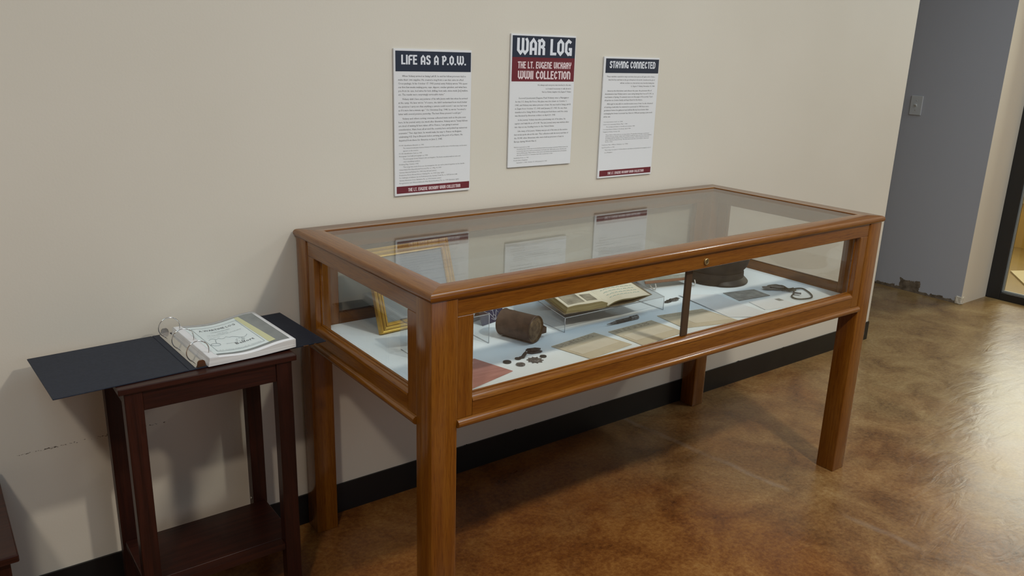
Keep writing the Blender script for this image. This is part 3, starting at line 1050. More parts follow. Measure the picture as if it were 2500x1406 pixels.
def stack_fn(top):
    def f(u, v):
        x = PXa + u * (PXb - PXa) + (0.004 * (1 - u) if top else 0.0)
        y = PYa + v * (PYb - PYa) - 0.0015 * math.sin(3 * u)
        lift = 0.010 * max(0, u - 0.5) ** 1.4
        return (x, y, (page_h(u) if top else 0.0002 + lift))
    return f


bm = B()
Ta = grid(bm, 24, 6, stack_fn(True), 0)
Ba = grid(bm, 24, 6, stack_fn(False), 1)
for rowT, rowB in ((list(r[0] for r in Ta), list(r[0] for r in Ba)), (list(r[-1] for r in Ta), list(r[-1] for r in Ba)), (Ta[0], Ba[0]), (Ta[-1], Ba[-1])):
    for i in range(len(rowT) - 1):
        f = bm.faces.new((rowT[i], rowT[i + 1], rowB[i + 1], rowB[i]))
        f.material_index = 1
obj('pages', bm, [M_WHITE, M_STACK], ps)


def on_page(x, y, dz):
    u = (x - PXa) / (PXb - PXa)
    return (x, y, page_h(u) + dz)


def page_patch(name, pts4, m, dz, nx=18, ny=6):
    (ax, ay), (bx_, by), (cx, cy), (dx, dy) = pts4

    def f(u, v):
        x = (ax * (1 - u) + bx_ * u) * (1 - v) + (dx * (1 - u) + cx * u) * v
        y = (ay * (1 - u) + by * u) * (1 - v) + (dy * (1 - u) + cy * u) * v
        return on_page(x, y, dz)
    bm = B()
    grid(bm, nx, ny, f)
    return obj(name, bm, m, ps)


page_patch('printed_photo', [(0.034, -0.134), (0.2285, -0.134), (0.2285, 0.114), (0.034, 0.114)], M_COVERGREY, 0.0004)['label'] = 'grey printed picture area'
page_patch('white_margin', [(0.019, -0.146), (0.0415, -0.146), (0.040, 0.128), (0.019, 0.128)], M_WHITE, 0.0008)
page_patch('printed_journal_page', [(0.038, -0.124), (0.180, -0.124), (0.176, 0.107), (0.038, 0.107)], M_CREAM, 0.0012)['label'] = 'pale printed journal page'
page_patch('yellow_strip', [(0.178, -0.124), (0.196, -0.122), (0.186, 0.106), (0.174, 0.107)], M_YELLOWSTRIP, 0.0016, 4, 6)['label'] = 'yellowed page edge'
pbm, pbm2, pbm3, pbm4, pbm5 = B(), B(), B(), B(), B()


def pline(bm_, s, x0, x1, y, size):
    # lines run along the page's width; letters stand towards the back
    text_job(bm_, s, (x0, x1, y, size), lambda x, h: on_page(x, h, 0.0021))


pline(pbm2, 'A WARTIME LOG', 0.064, 0.160, 0.058, 0.0175)
pline(pbm, 'FOR BRITISH PRISONERS', 0.088, 0.138, 0.040, 0.009)
pline(pbm, 'Gift from', 0.100, 0.126, 0.026, 0.008)
pline(pbm, 'THE WAR PRISONERS AID OF THE YMCA', 0.070, 0.160, 0.016, 0.007)
pline(pbm, 'Geneva  Switzerland', 0.066, 0.098, 0.002, 0.007)
pline(pbm3, 'Belfort', 0.112, 0.160, -0.075, 0.021)
pline(pbm4, 'Written by', 0.092, 0.122, -0.060, 0.007)
pline(pbm5, 'Lt. E. P. Vickary, Stalag Luft III, Germany', 0.050, 0.165, -0.104, 0.007)
pend.append(('page_text', pbm, M_PRINTINK, ps))
pend.append(('page_title', pbm2, M_PRINTINK2, ps))
pend.append(('page_name', pbm3, M_PRINTINK2, ps))
pend.append(('page_byline', pbm4, M_PRINTINK, ps))
pend.append(('page_caption', pbm5, M_PRINTINK, ps))
bm = B()
tube(bm, [on_page(0.062 + 0.095 * k / 14, -0.018 + 0.012 * math.sin(k * 0.9) - 0.012 * (k / 14) + (0.018 if 3 < k < 8 else 0), 0.0021) for k in range(15)], 0.0005, 5)
tube(bm, [on_page(0.066 + 0.012 * math.cos(k * .5), -0.056 + 0.010 * math.sin(k * .5), 0.0021) for k in range(13)], 0.0006, 5)
tube(bm, [on_page(0.078, -0.02, 0.0021), on_page(0.074, -0.034, .0021), on_page(0.072, -0.046, .0021)], 0.0006, 5)
for k in range(10):
    tube(bm, [on_page(0.13 + 0.006 * math.cos(k * .7), -0.048 + 0.007 * math.sin(k * .7), .0021), on_page(0.132 + 0.012 * math.cos(k * .7), -0.048 + 0.012 * math.sin(k * .7), .0021)], 0.0005, 4)
obj('page_sketch', bm, M_PRINTINK, ps)
bm = B()
tube(bm, [on_page(0.052 + 0.120 * a, 0.086 if b == 0 else 0.086, .0019) for a in (0, .25, .5, .75, 1) for b in (0,)], 0.0004, 4)
tube(bm, [on_page(0.172, 0.086 - 0.195 * a, .0019) for a in (0, .25, .5, .75, 1)], 0.0004, 4)
tube(bm, [on_page(0.052, 0.086 - 0.195 * a, .0019) for a in (0, .25, .5, .75, 1)], 0.0004, 4)
tube(bm, [on_page(0.052 + 0.120 * a, -0.109, .0019) for a in (0, .25, .5, .75, 1)], 0.0004, 4)
obj('page_border', bm, M_PRINTINK, ps)

run_text_jobs()
for nm, bm, m, par in pend:
    obj(nm, bm, m, par)


# ---------------------------------------------------------------- things inside the case
ZB = ZC + 0.0008


def flat(name, pts, m, label, cat, th=0.0012, group=None, wave=0.0):
    cx = sum(p[0] for p in pts) / len(pts)
    cy = sum(p[1] for p in pts) / len(pts)
    bm = B()
    if len(pts) == 4:
        q = [Vector((p[0] - cx, p[1] - cy, 0)) for p in pts]

        def f(u, v):
            p = (q[0] * (1 - u) + q[1] * u) * (1 - v) + (q[3] * (1 - u) + q[2] * u) * v
            e = max(0, abs(u - .5) * 2 - .5) + max(0, abs(v - .5) * 2 - .5)
            return (p.x, p.y, th + wave * (0.5 + 0.5 * math.sin(5 * u + 3 * v)) * e)
        Ta = grid(bm, 14, 10, f, 0, False)
        Ba = grid(bm, 14, 10, lambda u, v: (f(u, v)[0], f(u, v)[1], max(0.0, f(u, v)[2] - th)), 0, False)
        for rt, rb in (([r[0] for r in Ta], [r[0] for r in Ba]), ([r[-1] for r in Ta], [r[-1] for r in Ba]), (Ta[0], Ba[0]), (Ta[-1], Ba[-1])):
            for i in range(len(rt) - 1):
                bm.faces.new((rt[i], rt[i + 1], rb[i + 1], rb[i]))
    else:
        poly_slab(bm, [(p[0] - cx, p[1] - cy) for p in pts], 0, th)
    o = obj(name, bm, m)
    o.location = (cx, cy, ZB)
    tag(o, label, cat, group)
    return o, (cx, cy)


def overlay(parent, pts, m, name, c, z, wave=0.0, label=None):
    """a print on a flat item"""
    bm = B()
    q = [Vector((p[0] - c[0], p[1] - c[1], 0)) for p in pts]
    poly_slab(bm, [(p.x, p.y) for p in q], z, z + 0.0003)
    o = obj(name, bm, m, parent)
    if label:
        o['label'] = label
    return o


def lerp4(pts, u, v):
    q = [Vector(p) for p in pts]
    p = (q[0] * (1 - u) + q[1] * u) * (1 - v) + (q[3] * (1 - u) + q[2] * u) * v
    return (p.x, p.y)


def quad(pts, u0, u1, v0, v1):
    return [lerp4(pts, u0, v0), lerp4(pts, u1, v0), lerp4(pts, u1, v1), lerp4(pts, u0, v1)]


# red card (only its right corner shows past the front stile)
flat('red_card', [(0.545, -0.472), (0.7045, -0.506), (0.7402, -0.632), (0.580, -0.672)], M_RED, 'faded red card lying at the near left corner of the case', 'card', 0.0012)

ENV = [
    ([(0.9427, -0.5436), (1.1277, -0.5193), (1.1531, -0.6551), (0.9732, -0.6754)], 'aged tan letter sheet nearest the badges, first of the three tan sheets', 0),
    ([(1.170, -0.5368), (1.3627, -0.5288), (1.3684, -0.6638), (1.1748, -0.6766)], 'aged tan letter sheet below the dark pen, middle of the three tan sheets', 1),
    ([(1.4122, -0.5063), (1.5976, -0.5338), (1.6050, -0.6917), (1.3953, -0.6363)], 'aged tan letter sheet behind the thin pane divider, third of the tan sheets', 2),
]
for pts, lab, k in ENV:
    o, c = flat('letter_sheet', pts, M_TAN, lab, 'letter', 0.0014, 'aged tan letter sheets in the case', 0.0)
    # paler panel and darker head of each sheet
    overlay(o, quad(pts, .02, .98, .02, .20), M_TANDARK, 'printed_heading', c, 0.0016)
    overlay(o, quad(pts, .06, .94, .36, .74) if k < 2 else quad(pts, .3, .95, .3, .8), M_TANLIGHT, 'address_panel', c, 0.0016)
    bm = B()
    for i in range(5):
        for j in range(9):
            u = .05 + .9 * (j + random.random() * .6) / 10
            a = lerp4(pts, u, .05 + i * .028); b = lerp4(pts, u + .05 * random.random() + .012, .05 + i * .028)
            d = lerp4(pts, u + .05, .062 + i * .028)
            poly_slab(bm, [(a[0] - c[0], a[1] - c[1]), (b[0] - c[0], b[1] - c[1]), (b[0] - c[0], b[1] - c[1] - .0011), (a[0] - c[0], a[1] - c[1] - .0011)], 0.0020, 0.0022)
    obj('printed_lines', bm, M_TANINK if k < 2 else M_TANDARK, o)

# grey photograph, small white envelope, pale sheets on the right
pts = [(1.8097, -0.4469), (1.9466, -0.4749), (1.9331, -0.5557), (1.7837, -0.5395)]
flat('photograph', pts, M_GREYPHOTO, 'grey photograph lying in front of the brown cap', 'photograph', 0.0010)
pts = [(1.8006, -0.5662), (1.933, -0.5901), (1.9187, -0.6863), (1.7757, -0.6523)]
o, c = flat('envelope', pts, M_SHEET, 'small white envelope with a grey stamp in front of the grey photograph', 'envelope', 0.0016)
overlay(o, quad(pts, .80, .95, .10, .34), M_GREYPHOTO, 'postage_stamp', c, 0.0017)
o, c = flat('paper_sheet', [(1.645, -0.385), (1.606, -0.639), (1.742, -0.722), (1.772, -0.455)], M_SHEET, 'large white unfolded paper sheet lying right of the pane divider', 'paper', 0.0011, None, 0.005)


# badges and coins
def disc(x, y, r, label, m, name='badge', cat='badge', rim=True):
    bm = B()
    pr = [(0, 0), (r, 0), (r, 0.0022), (r * .86, 0.0026), (r * .80, 0.0018), (r * .5, 0.0022), (0, 0.0026)]
    lathe(bm, pr, 28)
    o = obj(name, bm, m, None, 40)
    o.location = (x, y, ZB)
    tag(o, label, cat, 'small metal badges on the white cloth')
    return o


disc(0.7651, -0.5728, 0.0115, 'round dark badge at the left end of the badge group', M_BADGE)
disc(0.7853, -0.6065, 0.0125, 'round pewter badge with pale centre nearest the front glass', M_SILVER)
disc(0.8745, -0.5915, 0.0095, 'small round dark badge at the right end of the badge group', M_BADGE)
# winged badge: a small disc with a raised wing
bm = B()
lathe(bm, [(0, 0), (0.0085, 0), (0.0085, 0.002), (0, 0.0026)], 24, Matrix.Translation((-0.013, -0.002, 0)))
pts = [(-0.010, -0.006), (0.004, -0.009), (0.020, 0.001), (0.025, 0.013), (0.014, 0.010), (0.003, 0.004), (-0.006, 0.003)]
poly_slab(bm, pts, 0.0, 0.0028)
for v in bm.verts:
    if v.co.x > 0.002:
        v.co.z += (v.co.x - 0.002) * 0.35
o = obj('badge', bm, M_BADGE, None, 40); o.location = (0.8180, -0.5660, ZB)
tag(o, 'dark winged badge tilted up beside the round dark badge', 'badge', 'small metal badges on the white cloth')
# square cross badge
bm = B()
pts = [(-0.026, -0.010), (-0.014, -0.020), (0.014, -0.018), (0.022, -0.012), (0.014, -0.004), (0.026, 0.008), (0.012, 0.017), (-0.012, 0.016), (-0.020, 0.009), (-0.013, -0.002)]
poly_slab(bm, pts, 0.0, 0.0035)
poly_slab(bm, [(p[0] * .55, p[1] * .55) for p in pts], 0.0035, 0.0048)
o = obj('badge', bm, M_BADGE); o.location = (0.8775, -0.5440, ZB); o.rotation_euler = (0, 0, -0.25)
tag(o, 'dark shield shaped badge, rearmost of the badge group', 'badge', 'small metal badges on the white cloth')
# star badge
bm = B()
pts = []
for k in range(20):
    a = 2 * PI * k / 20
    r = 0.0235 if k % 2 == 0 else 0.0155
    pts.append((r * math.cos(a), r * math.sin(a)))
poly_slab(bm, pts, 0, 0.002)
lathe(bm, [(0.0135, 0.002), (0.012, 0.0042), (0.008, 0.0036), (0, 0.005)], 20)
o = obj('badge', bm, M_SILVER); o.location = (0.8380, -0.6020, ZB)
tag(o, 'star shaped silver grey badge with many points, front middle of the badge group', 'badge', 'small metal badges on the white cloth')

# pen
pen = thing('fountain_pen', 'dark metal pen lying behind the middle tan letter sheet', 'pen', (1.2712, -0.493, ZB + 0.0058), 0.02)
RY = Matrix.Rotation(PI / 2, 4, 'Y')
bm = B(); lathe(bm, [(0, -0.030), (0.0046, -0.030), (0.0056, -0.026), (0.0058, 0.030), (0.0052, 0.034), (0, 0.034)], 20, RY)
obj('barrel', bm, M_BADGE, pen, 40)
bm = B(); lathe(bm, [(0, 0.0345), (0.0060, 0.0345), (0.0064, 0.038), (0.0060, 0.062), (0.0066, 0.064), (0.0066, 0.0675), (0.004, 0.0695), (0, 0.0695)], 20, RY)
obj('cap', bm, M_SILVER, pen, 40)
bm = B(); lathe(bm, [(0, -0.069), (0.0008, -0.068), (0.0020, -0.056), (0.0040, -0.038), (0.0045, -0.0305), (0, -0.0305)], 16, RY)
obj('tip', bm, M_SILVER, pen, 40)
bm = B(); box(bm, 0.028, 0.064, -0.0012, 0.0012, 0.0068, 0.0080, 0.0004, 1)
obj('clip', bm, M_SILVER, pen)

# wing pin right of the book stand
wg = thing('wing_pin', 'dark winged pin lying right of the clear book stand', 'pin', (1.578, -0.4155, ZB), 0.05)
bm = B()
pts = [(-0.006, -0.007), (0.010, -0.012), (0.026, -0.009), (0.040, 0.002), (0.036, 0.011), (0.020, 0.010), (0.004, 0.008)]
poly_slab(bm, pts, 0, 0.004)
for k in range(4):
    box(bm, 0.004 + k * .009, 0.009 + k * .009, -0.008, 0.008, 0.004, 0.0056, 0.001, 1)
obj('wing', bm, M_SILVER, wg)
bm = B()
pts = [(-0.040, -0.004), (-0.030, -0.010), (-0.012, -0.009), (-0.004, -0.004), (-0.006, 0.007), (-0.018, 0.009), (-0.022, 0.003), (-0.034, 0.003)]
poly_slab(bm, pts, 0, 0.004)
for k in range(3):
    box(bm, -0.034 + k * .009, -0.029 + k * .009, -0.007, 0.001, 0.004, 0.0056, 0.001, 1)
obj('wing', bm, M_BADGE, wg)
bm = B(); lathe(bm, [(0, 0), (0.007, 0), (0.007, 0.006), (0.004, 0.008), (0, 0.008)], 16, Matrix.Translation((-0.003, 0, 0)))
obj('shield', bm, M_BADGE, wg)

# ---------------------------------------------------------------- tin mug lying on its side
ax0, ax1 = Vector((0.8870, -0.385, 0)), Vector((0.9245, -0.4935, 0))
dirv = (ax1 - ax0).normalized()
ang = math.atan2(dirv.y, dirv.x)
R = 0.0395
mid = (ax0 + ax1) / 2
mug = thing('tin_mug', 'rusty brown tin can mug lying on its side on the white cloth', 'mug', (mid.x, mid.y, ZB), ang)
LX_ = Matrix.Translation((0, 0, R + .001)) @ Matrix.Rotation(PI / 2, 4, 'Y')
hl = 0.0575
bm = B()
lathe(bm, [(R - .0018, -hl + .0005), (R, -hl), (R + .0010, -hl + .002), (R - .0004, -hl + .0045), (R - .0004, hl - .0045), (R + .0010, hl - .002), (R, hl), (R - .0018, hl - .0005)], 56, LX_)
obj('can_wall', bm, M_RUST, mug, 40)
bm = B()
lathe(bm, [(R - .0016, hl - .0006), (R - .0018, hl - .004), (R * .80, hl - .0042), (R * .78, hl - .0032), (R * .60, hl - .0032), (R * .58, hl - .0042), (0, hl - .0042)], 48, LX_)
obj('can_base', bm, M_RUSTEND, mug, 40)
bm = B()
lathe(bm, [(R - .0018, -hl + .0006), (R - .0022, hl - .006), (R * .5, hl - .0062), (0, hl - .0062)], 48, LX_)
obj('can_inside', bm, M_RUST, mug, 40)
bm = B()
hp = [(0.046, R * .92), (0.052, R + 0.022), (0.034, R + 0.030), (-0.02, R + 0.028), (-0.034, R + 0.016), (-0.034, R * .92)]
for i in range(len(hp) - 1):
    a, b = hp[i], hp[i + 1]
    A = [bm.verts.new((a[0], a[1], R - .018 + z)) for z in (-.009, .009)]
    Bq = [bm.verts.new((b[0], b[1], R - .018 + z)) for z in (-.009, .009)]
    bm.faces.new((A[0], A[1], Bq[1], Bq[0]))
bmesh.ops.remove_doubles(bm, verts=bm.verts[:], dist=1e-5)
bmesh.ops.solidify(bm, geom=bm.faces[:], thickness=0.0022)
obj('handle', bm, M_RUST, mug)

# ---------------------------------------------------------------- clear acrylic risers
def riser(name, label, x0, x1, yf, yb, zf, zb_, t=0.003):
    o = thing(name, label, 'display stand', ((x0 + x1) / 2, (yf + yb) / 2, ZB))
    cx, cy = (x0 + x1) / 2, (yf + yb) / 2
    hx, hy = (x1 - x0) / 2, (yb - yf) / 2
    bm = B()
    f, b = zf - ZB, zb_ - ZB
    prism(bm, [(-hy, f - t), (hy, b - t), (hy, b), (-hy, f)], 0, -hx, hx)
    obj('top_plate', bm, M_ACRYL, o)
    for s in (-1, 1):
        bm = B()
        a0, a1 = sorted((s * hx, s * (hx - t)))
        prism(bm, [(-hy, 0), (hy, 0), (hy, b - t - .0002), (-hy, f - t - .0002)], 0, a0, a1)
        obj('side_plate', bm, M_ACRYL, o)
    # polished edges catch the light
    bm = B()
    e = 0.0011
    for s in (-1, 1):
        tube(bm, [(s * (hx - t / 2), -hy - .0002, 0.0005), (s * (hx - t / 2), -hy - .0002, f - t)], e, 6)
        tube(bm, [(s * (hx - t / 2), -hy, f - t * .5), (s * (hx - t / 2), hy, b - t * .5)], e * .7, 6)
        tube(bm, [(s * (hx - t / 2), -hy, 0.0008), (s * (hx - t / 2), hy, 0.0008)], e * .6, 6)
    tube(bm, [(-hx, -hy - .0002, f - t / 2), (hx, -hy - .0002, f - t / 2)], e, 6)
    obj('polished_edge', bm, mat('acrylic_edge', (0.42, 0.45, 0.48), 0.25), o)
    return o


riser('acrylic_riser', 'small clear acrylic riser left of the tin mug behind the front post', 0.570, 0.8092, -0.4249, -0.3365, 0.757, 0.757)
riser('acrylic_book_stand', 'wide clear acrylic stand under the open old book', 1.052, 1.480, -0.470, -0.215, 0.7145, 0.7520)
# identity card on the small riser
ic = thing('identity_card', 'small black and white identity card on the clear riser', 'card', (0.635, -0.372, 0.7572), -0.25)
bm = B(); prism(bm, [(-0.030, 0.0), (0.030, 0.024), (0.030, 0.0255), (-0.030, 0.0015)], 0, -0.045, 0.045)
obj('card_board', bm, mat('card_black', (0.012, 0.012, 0.016), 0.4), ic)
bm = B(); prism(bm, [(-0.026, 0.0033), (0.004, 0.0153), (0.004, 0.0157), (-0.026, 0.0037)], 0, -0.040, 0.036)
obj('card_print', bm, mat('card_pale_blue', (0.55, 0.62, 0.72), 0.5), ic)
bm = B(); box(bm, -0.04, 0.04, 0.026, 0.028, 0.0, 0.0225)
obj('prop', bm, M_ACRYL, ic)

# navy case with white crest leaning behind the mug
nb = thing('navy_card', 'navy blue card with a white crest propped behind the tin mug', 'card', (0.9300, -0.268, ZB), 0.24)
bm = B(); prism(bm, [(-0.012, 0.0), (0.010, 0.050), (0.013, 0.050), (-0.007, 0.0)], 0, -0.055, 0.050)
obj('cover_board', bm, M_NAVYCARD, nb)
bm = B(); prism(bm, [(0.034, 0.0), (0.0115, 0.0485), (0.0140, 0.0490), (0.037, 0.0)], 0, -0.055, 0.050)
obj('support_flap', bm, M_NAVYCARD, nb)


def crestp(x, z):
    return (x, -0.0128 + z * 0.44, z + .0005)


bm = B()
for pts in ([(-.004, .016), (-.016, .030), (-.020, .022)], [(.010, .016), (.020, .031), (.025, .023)], [(-.004, .014), (.003, .022), (.010, .014), (.003, .008), (-.004, .014)], [(-.012, .012), (.003, .005), (.018, .013)], [(.003, .022), (.003, .032)], [(-.010, .036), (.003, .033), (.015, .037)]):
    tube(bm, [crestp(*p) for p in pts], 0.0009, 5)
obj('crest', bm, mat('crest_white', (0.5, 0.5, 0.56), 0.5), nb)

# ---------------------------------------------------------------- gilt picture frame
gf = thing('picture_frame', 'gilt picture frame leaning in the left end of the case', 'picture frame', (0.5780, -0.200, ZB), 0.0)
gf.rotation_euler = (math.radians(-18), 0, math.radians(4))
FW, FH = 0.292, 0.252
gp = [(0.0, -0.004), (0.001, 0.010), (0.005, 0.0135), (0.009, 0.0115), (0.011, 0.0125), (0.015, 0.0150), (0.019, 0.0125), (0.021, 0.0135), (0.025, 0.0095), (0.028, 0.0105), (0.030, 0.006), (0.030, -0.004)]
fc = [(0, 0), (FW, 0), (FW, FH), (0, FH)]
fin = [(0, 1), (-1, 0), (0, -1), (1, 0)]
for k in range(4):
    p, q = Vector(fc[k]), Vector(fc[(k + 1) % 4])
    d = (q - p).normalized()
    iv = Vector(fin[k])
    bm = B()
    A, Bq = [], []
    for ins, h in gp:
        a = p + (iv + d) * ins
        b = q + (iv - d) * ins
        A.append(bm.verts.new((a.x, -h, a.y)))
        Bq.append(bm.verts.new((b.x, -h, b.y)))
    n = len(gp)
    for i in range(n):
        f = bm.faces.new((A[i], A[(i + 1) % n], Bq[(i + 1) % n], Bq[i]))
        f.material_index = 1 if i in (3, 6) else 0
    bm.faces.new(A); bm.faces.new(Bq[::-1])
    obj('frame_rail', bm, [M_GOLD, M_GOLDDARK], gf)
bm = B(); box(bm, 0.0302, FW - 0.0302, -0.0035, 0.0035, 0.0302, FH - 0.0302)
obj('picture', bm, mat('matte_picture', (0.32, 0.34, 0.36), 0.5), gf)
bm = B(); box(bm, 0.0302, FW - 0.0302, -0.0058, -0.0040, 0.0302, FH - 0.0302)
obj('frame_glass', bm, M_GLASS, gf)
bm = B(); box(bm, 0.12, 0.16, 0.004, 0.007, 0.06, 0.20)
obj('easel_back', bm, M_BADGE, gf)

# ---------------------------------------------------------------- open book on its stand
slope = math.atan2(0.7520 - 0.7145, 0.255)
bk = thing('open_book', 'old open journal with yellowed pages on the clear acrylic stand', 'book', (1.215, -0.478, 0.7178), 0.0)
bk.rotation_euler = (slope, 0, math.radians(-6))
# local: x across, y towards the back, z up from the stand
DP = 0.205


def block(name, prof_top, x0, x1, mats):
    n = 20
    bm = B()
    T0, T1, B0, B1 = [], [], [], []
    for i in range(n + 1):
        u = i / n
        x = x0 + (x1 - x0) * u
        zt, zb2 = prof_top(u)
        wob = 0.0025 * math.sin(9 * u + x0 * 40)
        T0.append(bm.verts.new((x, wob, zt))); T1.append(bm.verts.new((x, DP, zt)))
        B0.append(bm.verts.new((x, wob + .004, zb2))); B1.append(bm.verts.new((x, DP, zb2)))
    for i in range(n):
        for (a, b, c, d2, mi) in ((T0[i], T0[i + 1], T1[i + 1], T1[i], 0), (B0[i], B1[i], B1[i + 1], B0[i + 1], 1), (T0[i], B0[i], B0[i + 1], T0[i + 1], 1), (T1[i], T1[i + 1], B1[i + 1], B1[i], 1)):
            f = bm.faces.new((a, b, c, d2)); f.material_index = mi; f.smooth = mi == 0
    for k in (0, n):
        f = bm.faces.new((T0[k], T1[k], B1[k], B0[k])); f.material_index = 1
    return obj(name, bm, mats, bk)


def lefttop(u):   # u 0 at the fore edge, 1 at the gutter
    return (0.026 + 0.004 * math.sin(PI * u) - 0.006 * max(0, u - .85) / .15, 0.0032)


def righttop(u):  # u 0 at the gutter, 1 at the fore edge; the thin leaves lift off towards the right
    z = 0.010 + 0.018 * math.sin(PI * 0.5 * min(1, u * 2.2)) - 0.004 * u
    return (z, z - 0.008 + 0.003 * u if u > 0.06 else 0.004)


block('page_block', lefttop, -0.150, 0.0, [M_PAGE, M_PAGEEDGE])
block('page_block', righttop, 0.001, 0.168, [M_PAGE, M_PAGEEDGE])
bm = B(); box(bm, -0.158, -0.004, 0.004, DP + .004, 0.0, 0.003, 0.001, 1)
obj('cover', bm, M_BOOKCOVER, bk)
bm = B()
prism(bm, [(-0.003, 0.0), (0.05, 0.0), (0.11, 0.006), (0.165, 0.019), (0.182, 0.020), (0.165, 0.0165), (0.11, 0.003), (0.05, -0.0005)][::-1], 1, 0.006, DP + .004)
for v in bm.verts:
    v.co.z += 0.0008
obj('cover', bm, M_BOOKCOVER, bk)


def onleft(x, y, dz):
    return (x, y, lefttop((x + 0.150) / 0.150)[0] + dz)


def onright(x, y, dz):
    return (x, y, righttop((x - .001) / 0.167)[0] + dz)


for (a, b, c, d2) in ((-0.140, -0.080, 0.012, 0.085), (-0.070, -0.030, 0.015, 0.060)):
    bm = B(); grid(bm, 8, 6, lambda u, v: onleft(a + (b - a) * u, c + (d2 - c) * v, 0.0007))
    obj('pasted_photo', bm, M_PHOTO, bk)
bm = B()
random.seed(3)
for i in range(9):
    y = 0.030 + i * 0.017
    x = 0.030
    while x < 0.145:
        l = random.uniform(0.005, 0.016)
        tube(bm, [onright(x, y, .0007), onright(x + l / 2, y + .003, .0007), onright(x + l, y, .0007)], 0.0006, 4)
        x += l + 0.004
obj('handwriting', bm, M_TEAL, bk)['label'] = 'teal handwritten lines'

# old print leaning on a small acrylic easel behind, to the right of the book
es = thing('easel_stand', 'small clear easel with curled lips behind the pane divider', 'display stand', (1.700, -0.295, ZB), math.radians(-12))
for s in (-1, 1):
    bm = B()
    pts = [(s * 0.085, 0.07, 0.11), (s * 0.085, 0.0, 0.012), (s * 0.085, -0.018, 0.004), (s * 0.085, -0.030, 0.006), (s * 0.085, -0.034, 0.018), (s * 0.085, -0.028, 0.028)]
    tube(bm, pts, 0.0022, 8)
    obj('lip', bm, mat('acrylic_lip', (0.55, 0.52, 0.48), 0.15), es)
    bm = B(); tube(bm, [(s * 0.085, 0.055, 0.088), (s * 0.085, 0.088, 0.0015)], 0.002, 8)
    obj('strut', bm, M_ACRYL, es)
bm = B(); box(bm, -0.09, 0.09, 0.071, 0.074, 0.100, 0.112)
obj('cross_bar', bm, M_ACRYL, es)
op = thing('old_print', 'grey green print with a brown lower edge leaning on the small easel', 'print', (1.700, -0.295, ZB + 0.024), math.radians(-12))
op.rotation_euler = (math.radians(-40), 0, math.radians(-12))
bm = B(); box(bm, -0.110, 0.086, -0.004, -0.002, 0.0, 0.110)
obj('print_sheet', bm, M_GREENGREY, op)
bm = B(); box(bm, -0.112, 0.088, -0.0062, -0.0018, -0.004, 0.006, 0.001, 1)
obj('brown_edge', bm, M_BROWNEDGE, op)
bm = B(); box(bm, -0.112, 0.088, -0.0050, -0.0042, 0.020, 0.026)
obj('pale_band', bm, mat('print_pale', (0.5, 0.52, 0.48), 0.5), op)

# ---------------------------------------------------------------- brown uniform cap
cp = thing('uniform_cap', 'dark brown peaked uniform cap on the white cloth at the right', 'cap', (1.930, -0.303, ZB), math.radians(25))


def capring(r, z, k, lean=0.0):
    a = 2 * PI * k / 56
    fold = 1 + 0.025 * math.sin(3 * a + 1) * max(0, (z - .05)) / .05 + 0.012 * math.sin(7 * a) * max(0, (z - .05)) / .05
    return (r * fold * math.cos(a) + lean, r * 0.96 * fold * math.sin(a) + lean * 0.3, z + (0.008 * math.sin(a + 2.2) if z > .07 else 0))


bm = B()
profc = [(0.106, 0.002, 0), (0.110, 0.005, 0), (0.108, 0.046, 0), (0.111, 0.050, 0), (0.121, 0.062, .004), (0.128, 0.078, .008), (0.130, 0.094, .011), (0.124, 0.106, .011), (0.10, 0.112, .010), (0.06, 0.108, .008), (0.0, 0.104, .008)]
rings = []
for r, z, ln in profc:
    if r == 0:
        rings.append([bm.verts.new((ln, 0, z))]); continue
    rings.append([bm.verts.new(capring(r, z, k, ln)) for k in range(56)])
for a, b in zip(rings[:-1], rings[1:]):
    for k in range(56):
        f = bm.faces.new((a[k], a[(k + 1) % 56], b[(k + 1) % 56], b[k]) if len(b) > 1 else (a[k], a[(k + 1) % 56], b[0]))
        f.smooth = True
obj('crown', bm, M_CAP, cp)
bm = B()
ra = [[bm.verts.new(capring(r, z, k)) for k in range(56)] for r, z in ((0.1105, 0.006), (0.1125, 0.009), (0.1115, 0.040), (0.1095, 0.043))]
for a, b in zip(ra[:-1], ra[1:]):
    for k in range(56):
        f = bm.faces.new((a[k], a[(k + 1) % 56], b[(k + 1) % 56], b[k])); f.smooth = True
obj('band', bm, M_CAP, cp)


def visor_fn(u, v):
    a = -PI / 2 + 0.15 + (u - .5) * 2.6
    reach = 0.017 * math.cos((u - .5) * PI) ** 0.7 if abs(u - .5) < .4999 else 0
    r = 0.108 + v * (reach + 0.005)
    z = 0.026 - v * 0.021
    return (r * math.cos(a), r * 0.96 * math.sin(a), max(0.0022, z))


bm = B()
Ta = grid(bm, 28, 6, visor_fn)
Ba = grid(bm, 28, 6, lambda u, v: (visor_fn(u, v)[0], visor_fn(u, v)[1], visor_fn(u, v)[2] - 0.002))
for rt, rb in (([r[0] for r in Ta], [r[0] for r in Ba]), ([r[-1] for r in Ta], [r[-1] for r in Ba]), (Ta[0], Ba[0]), (Ta[-1], Ba[-1])):
    for i in range(len(rt) - 1):
        bm.faces.new((rt[i], rt[i + 1], rb[i + 1], rb[i]))
obj('visor', bm, M_VISOR, cp)

# ---------------------------------------------------------------- identity tags on a chain
tg = thing('identity_tags', 'grey metal identity tags on a knotted chain at the right end of the case', 'identity tags', (2.03, -0.565, ZB))


def tp(pts, z=0.0025):
    return [(x - 2.03, y + 0.565, z) for x, y in pts]


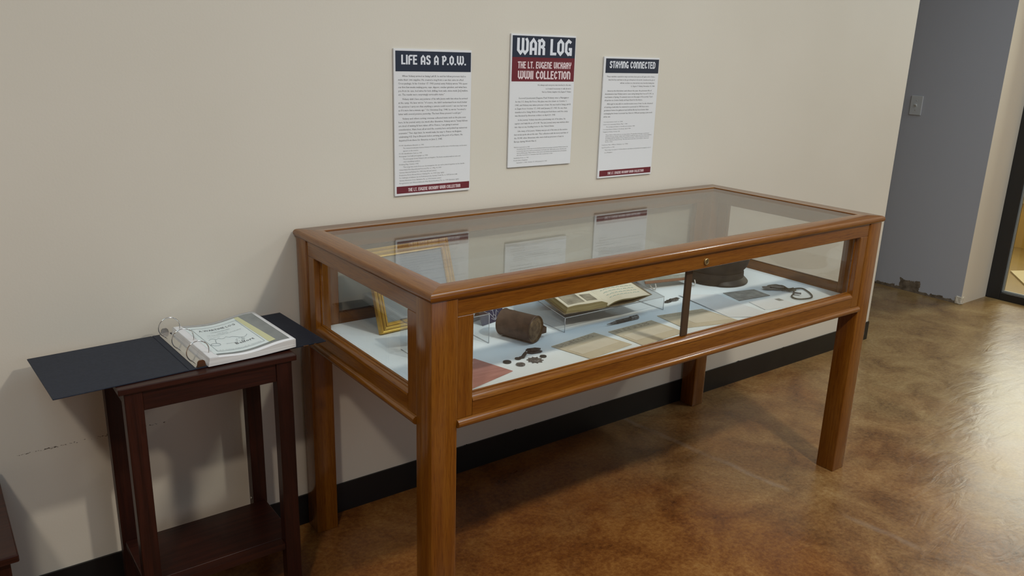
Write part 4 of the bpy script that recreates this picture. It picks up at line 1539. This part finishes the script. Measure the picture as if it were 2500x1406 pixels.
def smooth_path(pts, n=6, closed=False):
    P = [Vector(p) for p in pts]
    out = []
    m = len(P)
    for i in range(m if closed else m - 1):
        p0 = P[i - 1] if (i > 0 or closed) else P[i]
        p1, p2 = P[i], P[(i + 1) % m]
        p3 = P[(i + 2) % m] if (i + 2 < m or closed) else p2
        for k in range(n):
            t = k / n
            out.append(0.5 * ((2 * p1) + (-p0 + p2) * t + (2 * p0 - 5 * p1 + 4 * p2 - p3) * t * t + (-p0 + 3 * p1 - 3 * p2 + p3) * t ** 3))
    if not closed:
        out.append(P[-1])
    return out


bm = B()
for pl, zz, rr in (
        ([(1.995, -0.497), (2.025, -0.478), (2.065, -0.486), (2.058, -0.515), (2.040, -0.540), (2.050, -0.560)], .0030, .0024),
        ([(2.048, -0.556), (2.085, -0.556), (2.105, -0.572), (2.075, -0.622), (2.035, -0.655), (1.990, -0.650), (1.972, -0.632), (1.985, -0.608), (2.020, -0.592), (2.045, -0.575)], .0034, .0029),
        ([(2.010, -0.508), (2.037, -0.526), (2.022, -0.550), (2.047, -0.566), (2.062, -0.552)], .0056, .0033),
        ([(2.002, -0.502), (2.016, -0.533), (2.040, -0.541), (2.030, -0.572), (2.052, -0.578)], .0080, .0033),
        ([(2.020, -0.500), (2.050, -0.520), (2.036, -0.556), (2.060, -0.562)], .0100, .0030)):
    P = smooth_path(tp(pl, zz), 10)
    tube(bm, P, [rr * (1.0 if i % 2 else 0.72) for i in range(len(P))], 8)
obj('chain', bm, M_WIRE, tg)
for (x, y, a) in ((1.990, -0.503, 0.5), (2.012, -0.522, 0.9)):
    bm = B()
    pts = []
    for k in range(24):
        t = 2 * PI * k / 24
        pts.append((0.021 * math.copysign(abs(math.cos(t)) ** .7, math.cos(t)), 0.014 * math.copysign(abs(math.sin(t)) ** .7, math.sin(t))))
    poly_slab(bm, pts, 0.0, 0.0016)
    bmesh.ops.transform(bm, matrix=Matrix.Translation((x - 2.03, y + .565, 0.0075 if a < .7 else 0.0115)) @ Matrix.Rotation(-a, 4, 'Z'), verts=bm.verts[:])
    obj('tag', bm, M_TAG, tg)
bm = B(); box(bm, -0.012, 0.012, -0.006, 0.006, 0.0, 0.004, 0.001, 1)
bmesh.ops.transform(bm, matrix=Matrix.Translation((2.022 - 2.03, -0.606 + .565, 0.0062)) @ Matrix.Rotation(-1.0, 4, 'Z'), verts=bm.verts[:])
obj('charm', bm, M_TAG, tg)
